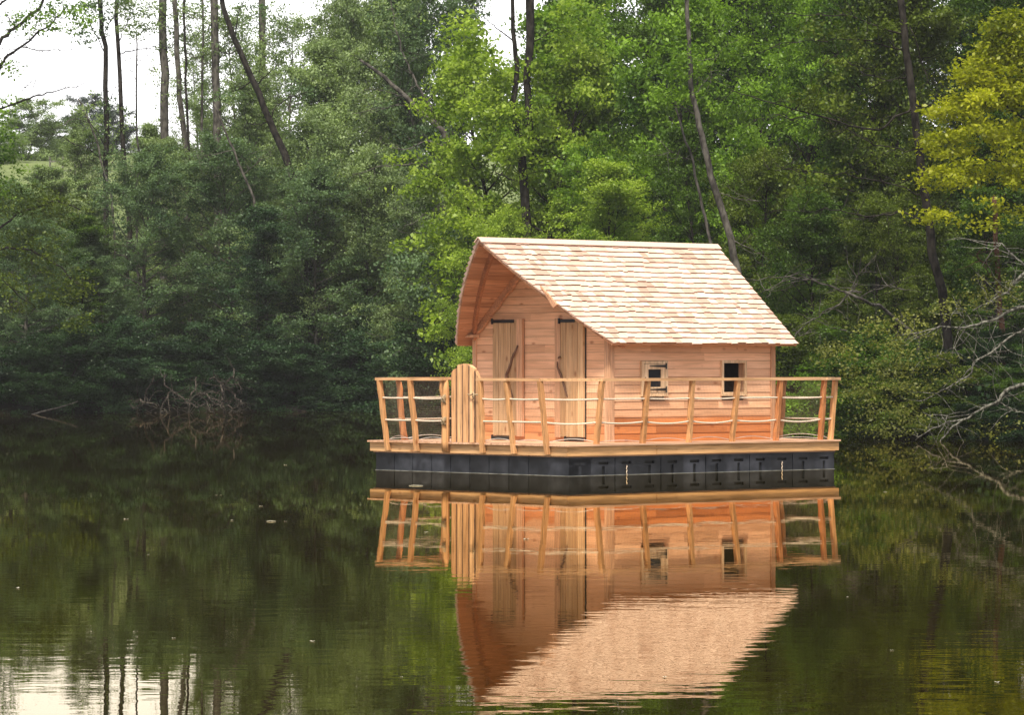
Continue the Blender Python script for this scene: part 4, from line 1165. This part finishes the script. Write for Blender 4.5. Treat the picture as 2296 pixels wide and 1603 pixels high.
LT_('slender_tree', 'thinner second trunk beside the slim curving trunk, left of it', 'tree', 101.5, [([(1600, 600), (1591, 535), (1574, 463), (1554, 360), (1530, 292), (1515, 240)], 9, 4)],
    [([(1554, 360), (1520, 345), (1500, 340)], 3, 1)], [], 'green', 'grey', seed=15)
LT_('tall_tree', 'thick dark trunk with long horizontal limbs right of centre', 'tree', 91.3, [([(2125, 760), (2113, 650), (2098, 600), (2080, 480), (2065, 377), (2054, 292), (2047, 223), (2030, 103), (2020, 0), (2018, -40)], 22, 15)],
    [([(2028, 113), (1980, 100), (1921, 86), (1830, 90), (1749, 96)], 5, 2), ([(2022, 75), (1960, 55), (1903, 34), (1840, 30), (1760, 32)], 6, 2), ([(2050, 225), (1972, 291), (1903, 281), (1818, 254), (1732, 230), (1643, 202)], 8, 3),
     ([(2050, 240), (2085, 235), (2110, 250)], 6, 3), ([(2040, 170), (1990, 180), (1930, 160), (1880, 120)], 4, 1.5), ([(2075, 440), (1990, 410), (1921, 398), (1818, 384), (1763, 379), (1715, 381)], 4, 2), ([(2080, 500), (2017, 473), (1950, 485), (1921, 480), (1850, 465), (1749, 470)], 6, 2), ([(2040, 60), (2070, 150), (2085, 190)], 4, 2), ([(2060, 330), (1960, 325), (1880, 275), (1800, 260), (1700, 265)], 4, 2)],
    [(1900, 60, 110, 40, 26), (1850, 220, 80, 25, 16), (1800, 400, 90, 30, 16)], 'olive', 'dark', seed=16)
LT_('slender_tree', 'brown ivy-clad trunk at the right behind the pale limbs', 'tree', 92, [([(2252, 860), (2246, 722), (2238, 628), (2232, 540), (2228, 440)], 15, 10)], [([(2238, 640), (2210, 600), (2190, 570)], 4, 2)], [(2240, 600, 30, 40, 8)], 'olive', 'brown', seed=17)
LT_('overhanging_tree', 'pale lichen-covered limbs reaching out over the water from the right edge', 'tree', 86.5,
    [([(2420, 900, 1), (2400, 700, 1), (2370, 500, 1)], 30, 20)],
    [([(2380, 620, 1), (2296, 594), (2265, 567), (2246, 545), (2225, 560)], 8, 3), ([(2390, 600, .5), (2296, 613), (2272, 636), (2261, 654), (2231, 670), (2212, 681), (2181, 696)], 11, 4), ([(2400, 690, 0), (2296, 688), (2265, 696), (2234, 715), (2200, 724), (2166, 734), (2140, 734), (2076, 741), (2010, 752)], 13, 3),
     ([(2400, 720, .5), (2296, 738), (2272, 751), (2238, 779), (2216, 794), (2185, 809), (2178, 836), (2144, 858), (2114, 874), (2060, 900)], 9, 3), ([(2410, 830, 0), (2296, 862), (2253, 877), (2238, 900), (2204, 915), (2159, 941), (2129, 964), (2106, 994)], 14, 5),
     ([(2159, 941), (2091, 960), (2053, 987)], 6, 3), ([(2238, 900), (2270, 920), (2296, 925), (2330, 915)], 4, 2), ([(2165, 730), (2160, 705), (2155, 690)], 3, 1), ([(2165, 734), (2140, 780), (2100, 800)], 4, 1.5), ([(2129, 964), (2120, 940), (2125, 930)], 3, 1)],
    [(2000, 740, 90, 40, 34), (1880, 790, 70, 25, 20), (2230, 650, 60, 40, 22), (2060, 830, 110, 50, 40), (1980, 940, 90, 40, 34), (2240, 960, 60, 18, 12), (2140, 690, 50, 20, 10), (1930, 860, 60, 50, 20)], 'rust', 'pale', size=0.075, seed=18, npc=24)
LT_('overhanging_tree', 'long bare grey limbs reaching left behind the right roof corner', 'tree', 92.5, [([(2060, 760, 2), (1990, 700, 2), (1932, 670), (1894, 654)], 9, 7)],
    [([(1894, 654), (1860, 640), (1815, 626), (1721, 622)], 6, 3), ([(1932, 655), (1909, 651), (1872, 688), (1823, 715), (1781, 749)], 6, 3), ([(1921, 635), (1905, 655)], 4, 3), ([(1860, 640), (1800, 620), (1740, 640), (1708, 655)], 4, 2), ([(1930, 668), (1990, 640), (2030, 650)], 4, 2), ([(1900, 740), (1850, 735), (1790, 755)], 4, 2), ([(1909, 651), (1921, 620), (1940, 600)], 3, 1)],
    [], 'olive', 'grey', seed=19)
LT_('corner_tree', 'dark limbs of a near tree crossing the sky in the upper left corner', 'tree', 118, [([(-90, 700), (-70, 400), (-45, 200), (0, 147)], 40, 12)],
    [([(-45, 190), (0, 93), (34, 62), (86, 21), (106, -20)], 13, 8), ([(-30, 180), (0, 147), (17, 123), (48, 103), (120, 48), (150, 10)], 12, 4), ([(48, 103), (75, 110), (110, 112), (151, 110)], 4, 2), ([(34, 62), (20, 40), (10, 20)], 4, 2), ([(0, 10), (20, -10), (40, -30)], 8, 5), ([(-40, 260), (48, 226), (82, 213), (130, 202), (189, 185)], 8, 2), ([(48, 204), (60, 190), (80, 178)], 3, 1)],
    [(60, 60, 60, 40, 18), (150, 40, 60, 30, 20), (110, 20, 60, 18, 14), (20, 150, 30, 20, 6), (10, 270, 34, 60, 26), (-10, 380, 60, 60, 50)], 'green', 'dark', seed=20)
LT_('golden_tree', 'bright golden-yellow tree leaning in at the upper right edge', 'tree', 89, [([(2440, 800, 1), (2420, 500, 1), (2380, 250), (2340, 60)], 26, 10)],
    [([(2400, 380), (2330, 300), (2250, 220), (2190, 180)], 9, 3), ([(2410, 460), (2330, 400), (2240, 360), (2140, 330)], 9, 3), ([(2370, 200), (2300, 130), (2240, 100)], 7, 2), ([(2410, 500), (2320, 470), (2240, 440)], 6, 2)],
    [(2250, 110, 55, 40, 24), (2190, 160, 50, 28, 22), (2230, 215, 90, 30, 34), (2150, 245, 60, 25, 20), (2125, 320, 50, 30, 18), (2230, 300, 90, 30, 30), (2290, 60, 60, 50, 26), (2300, 170, 60, 60, 30), (2200, 390, 110, 30, 22), (2290, 370, 50, 50, 20), (2180, 480, 120, 30, 12), (2110, 400, 60, 25, 8)], 'gold', 'dark', size=0.11, seed=23, npc=60, flat=0.42)
LT_('leaning_sapling', 'thin sapling leaning left in front of the meadow', 'tree', 148, [([(250, 440), (232, 380), (215, 310), (196, 262), (175, 220)], 6, 3)], [([(200, 275), (170, 265), (120, 290)], 2.5, 1)], [(185, 230, 40, 30, 8)], 'grey', 'grey', seed=21)
LT_('yellowing_tree', 'tree with yellow-green leaves at the left edge below the sky gap', 'tree', 128, [([(-40, 800), (-30, 640), (-10, 520)], 20, 12)],
    [([(-10, 520), (60, 470), (130, 450), (180, 470)], 8, 3), ([(-10, 560), (70, 560), (140, 600), (190, 660)], 8, 3), ([(-20, 600), (30, 650), (80, 690)], 6, 2)],
    [(40, 450, 80, 40, 60), (130, 470, 80, 35, 44), (60, 560, 90, 50, 60), (150, 640, 50, 50, 26), (180, 720, 40, 20, 12), (30, 660, 60, 50, 36)], 'olive', 'dark', seed=22)

# the hill beyond
HT = 'trees on the hill beyond the wood'
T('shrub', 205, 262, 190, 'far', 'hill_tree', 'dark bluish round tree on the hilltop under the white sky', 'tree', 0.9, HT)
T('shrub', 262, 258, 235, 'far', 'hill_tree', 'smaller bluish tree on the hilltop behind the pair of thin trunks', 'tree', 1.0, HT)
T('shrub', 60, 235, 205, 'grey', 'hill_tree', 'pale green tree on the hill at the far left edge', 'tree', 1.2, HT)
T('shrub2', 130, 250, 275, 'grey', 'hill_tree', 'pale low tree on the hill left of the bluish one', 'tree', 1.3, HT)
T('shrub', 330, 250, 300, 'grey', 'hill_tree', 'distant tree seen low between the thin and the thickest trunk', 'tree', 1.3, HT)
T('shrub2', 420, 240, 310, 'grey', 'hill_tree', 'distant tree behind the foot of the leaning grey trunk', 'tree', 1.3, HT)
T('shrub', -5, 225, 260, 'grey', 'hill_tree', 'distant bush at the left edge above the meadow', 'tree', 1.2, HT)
# pale post-and-rail fence in the meadow
fx0 = at(112, 335, 214)
fz = th(fx0.x, 214)
fence = empty('paddock_fence', (fx0.x, 214, fz)); tag(fence, 'pale post and rail fence in the meadow beyond the trees', 'fence')
for k in range(3):
    b = MB(k); z_ = th(fx0.x + k * .72, 214) - fz; b.box(k * .72 - .05, k * .72 + .05, -.06, .06, z_ - .3, z_ + 1.25); b.build('fence_post', BARK['pale'], fence)
for zz in (0.45, 1.0):
    b = MB(9); b.bar((0, -.09, zz), (1.44, -.09, zz + th(fx0.x + 1.44, 214) - fz), 0.04, 0.09, ux=(0, 1, 0)); b.build('fence_rail', BARK['pale'], fence)

# undergrowth: one uncountable mass of leaves over the slope
rng = np.random.default_rng(77)
n = 5200
X = rng.uniform(-26, 18, n); Y = rng.uniform(88, 190, n)
d = pond_dist(X, Y); vis = np.abs(X) < Y * 0.15 + 1
k = (d > 0.3) & vis
X, Y = X[k], Y[k]
Z = terrain(X, Y) + rng.uniform(0.0, 0.7, len(X))
lm = leaf_mesh('undergrowth', np.stack([X, Y, Z], 1), np.tile([[0.9, 0.9, 0.5]], (len(X), 1)), 26, 0.14, rng)
lm.materials.append(LEAF['deep'])
ug = bpy.data.objects.new('undergrowth', lm); COL.objects.link(ug)
tag(ug, 'dark leafy undergrowth covering the slope between the trees', 'undergrowth', kind='stuff')

# damp air over the pond
b = MB(1); b.box(-950, 950, -560, 1500, -4.0, 34.0)
hz = N('damp_air'); hz.t.nodes.remove(hz.b)
pv = hz.n('VolumePrincipled'); pv.inputs['Color'].default_value = (0.93, 0.95, 1.0, 1)
pv.inputs['Density'].default_value = 0.00021; pv.inputs['Anisotropy'].default_value = 0.2
hz.l(pv.outputs[0], hz.out.inputs['Volume'])
haze = b.build('haze', hz.m); tag(haze, 'thin damp haze hanging in the air over the pond and wood', 'haze', kind='stuff')

# dead twigs on the left shore
rng = np.random.default_rng(5)
b = MB(200); org = at(415, 930, 134.5); org.z = 0
root = tag(empty('dead_branches', org), 'tangle of bare grey dead branches lying in the water at the left shore', 'dead branches')
main = [([(300, 935), (325, 890), (345, 850)], 4, 2), ([(305, 900), (345, 905), (385, 935)], 5, 2), ([(360, 930), (378, 880), (372, 840)], 4, 2), ([(420, 940), (430, 880), (440, 845)], 4, 2), ([(505, 940), (500, 890), (520, 845), (525, 830)], 6, 3),
        ([(500, 880), (492, 855), (480, 830)], 4, 2), ([(440, 880), (480, 895), (520, 900)], 4, 2), ([(470, 850), (500, 858), (535, 862)], 4, 2), ([(540, 905), (520, 880), (500, 860)], 4, 2), ([(390, 880), (430, 905), (480, 925)], 4, 2), ([(455, 930), (480, 905), (520, 915), (545, 905)], 4, 2), ([(290, 905), (320, 930), (350, 925)], 3, 2), ([(505, 935), (530, 925), (540, 910)], 4, 2)]
for pts, w0, w1 in main:
    q = jitter([at(p[0], min(p[1], 944), 134.5 + rng.uniform(-1, 1)) - org for p in pts], rng, 4, 0.06); m = len(q)
    b.tube(q, [0.016 * (w0 + (w1 - w0) * i / (m - 1)) / 2 * 1.1 for i in range(m)], 5)
    for s in q[1::2]:
        for _ in range(2):
            dd = rng.normal(0, 1, 3); c = curve(tuple(s), dd, rng.uniform(.3, 1.1), rng, 4, 0.02, .3)
            b.tube(c, [.016, .013, .010, .008, .005], 3, cap=False)
for _ in range(20):
    p = at(rng.uniform(290, 545), rng.uniform(880, 945), 134.5 + rng.uniform(-1.5, 1.5)) - org
    p.z = max(p.z, 0.02)
    dd = rng.normal(0, 1, 3); dd[2] = abs(dd[2]) * 0.7; c = curve(tuple(p), dd, rng.uniform(.5, 1.6), rng, 5, 0.08, .3)
    b.tube(c, [.013, .012, .010, .008, .006, .004], 4, cap=False)
b.build('dead_branch', BARK['dead'], root)
b = MB(201); org = at(72, 926, 131.5); org.z = 0
r_ = tag(empty('fallen_branch', org), 'single pale fallen branch sloping into the water at far left', 'branch')
b.tube([Vector((-.3, 0, -.12)), Vector((0.3, 0, .08)), Vector((0.8, .1, .2)), Vector((1.35, .1, .36)), Vector((1.6, .1, .46))], [.036, .032, .03, .025, .015], 6); b.build('bough', BARK['grey'], r_)
b = MB(202); org = at(640, 925, 139); org.z = 0
r_ = tag(empty('fallen_tree', org), 'dark fallen trunk dipping into the water left of the raft', 'tree trunk')
b.tube([Vector((-1.6, 1.5, 1.25)), Vector((-.7, .6, .55)), Vector((.1, 0, .1)), Vector((1.2, -.5, -.15))], [.16, .14, .12, .08], 8)
b.tube([Vector((.1, 0, .12)), Vector((1.2, .2, .22)), Vector((2.4, .5, .42)), Vector((3.2, .9, .5))], [.08, .06, .05, .03], 6); b.build('trunk', BARK['dark'], r_)

# leaves and twigs afloat
M['leafdead'] = plain('floating_leaf', (0.42, 0.40, 0.30), 0.6, 0.3, 20)
GL = 'pale leaves floating on the pond'
proto = None; rng = np.random.default_rng(12)
spots = [(40, 1320), (333, 1245), (485, 1111), (495, 1111), (520, 1168), (585, 1136), (640, 1170), (390, 1433), (957, 1195), (1900, 1340), (2235, 1532), (1985, 1104), (283, 1165), (700, 1440), (2000, 1460), (1490, 1520), (900, 1520), (640, 1043), (1180, 1210)]
for i, (x, y) in enumerate(spots):
    Yd = CZ * FD / (y - HY)
    if proto is None:
        b = MB(1); L_ = 0.055
        ring = [(math.cos(a) * L_ * (0.75 if k % 2 else 1.1), math.sin(a) * L_ * 0.6, 0.006 + 0.012 * (k % 3 == 0)) for k, a in enumerate(np.linspace(0, 2 * math.pi, 9)[:-1])]
        b.poly([(0, 0, 0.004)] + ring + [(p[0] * .9, p[1] * .9, p[2] - 0.004) for p in ring], [(0, k + 1, (k + 1) % 8 + 1) for k in range(8)] + [((k + 1) % 8 + 1, k + 1, k + 9, (k + 1) % 8 + 9) for k in range(8)])
        proto = b.build('floating_leaf', M['leafdead']); o = proto
        tag(o, 'tiny pale leaf floating on the dark water', 'leaf', GL)
    else:
        o = proto.copy(); COL.objects.link(o)
    o.location = (wx(x, Yd), Yd, 0.002); o.rotation_euler = (0, 0, rng.uniform(0, 6)); s = rng.uniform(0.22, 0.5) * (0.6 + Yd / 80); o.scale = (s, s, s)
def afloat(name, x0, x1, y, label):
    Yd = CZ * FD / (y - HY); b = MB(3); l = (x1 - x0) / FD * Yd
    b.tube([(-l / 2, 0, .004), (-l / 6, .02, .009), (l / 6, -.01, .007), (l / 2, .02, .005)], [.003, .005, .005, .003], 6)
    o = b.build(name, M['leafdead']); o.location = (wx((x0 + x1) / 2, Yd), Yd, 0); tag(o, label, 'stick')
afloat('floating_stick', 917, 948, 1090, 'pale short stick floating in front of the left black floats')
afloat('floating_twig', 598, 618, 1170, 'small white twig floating on open dark water left of the raft')

bpy.context.view_layer.update()
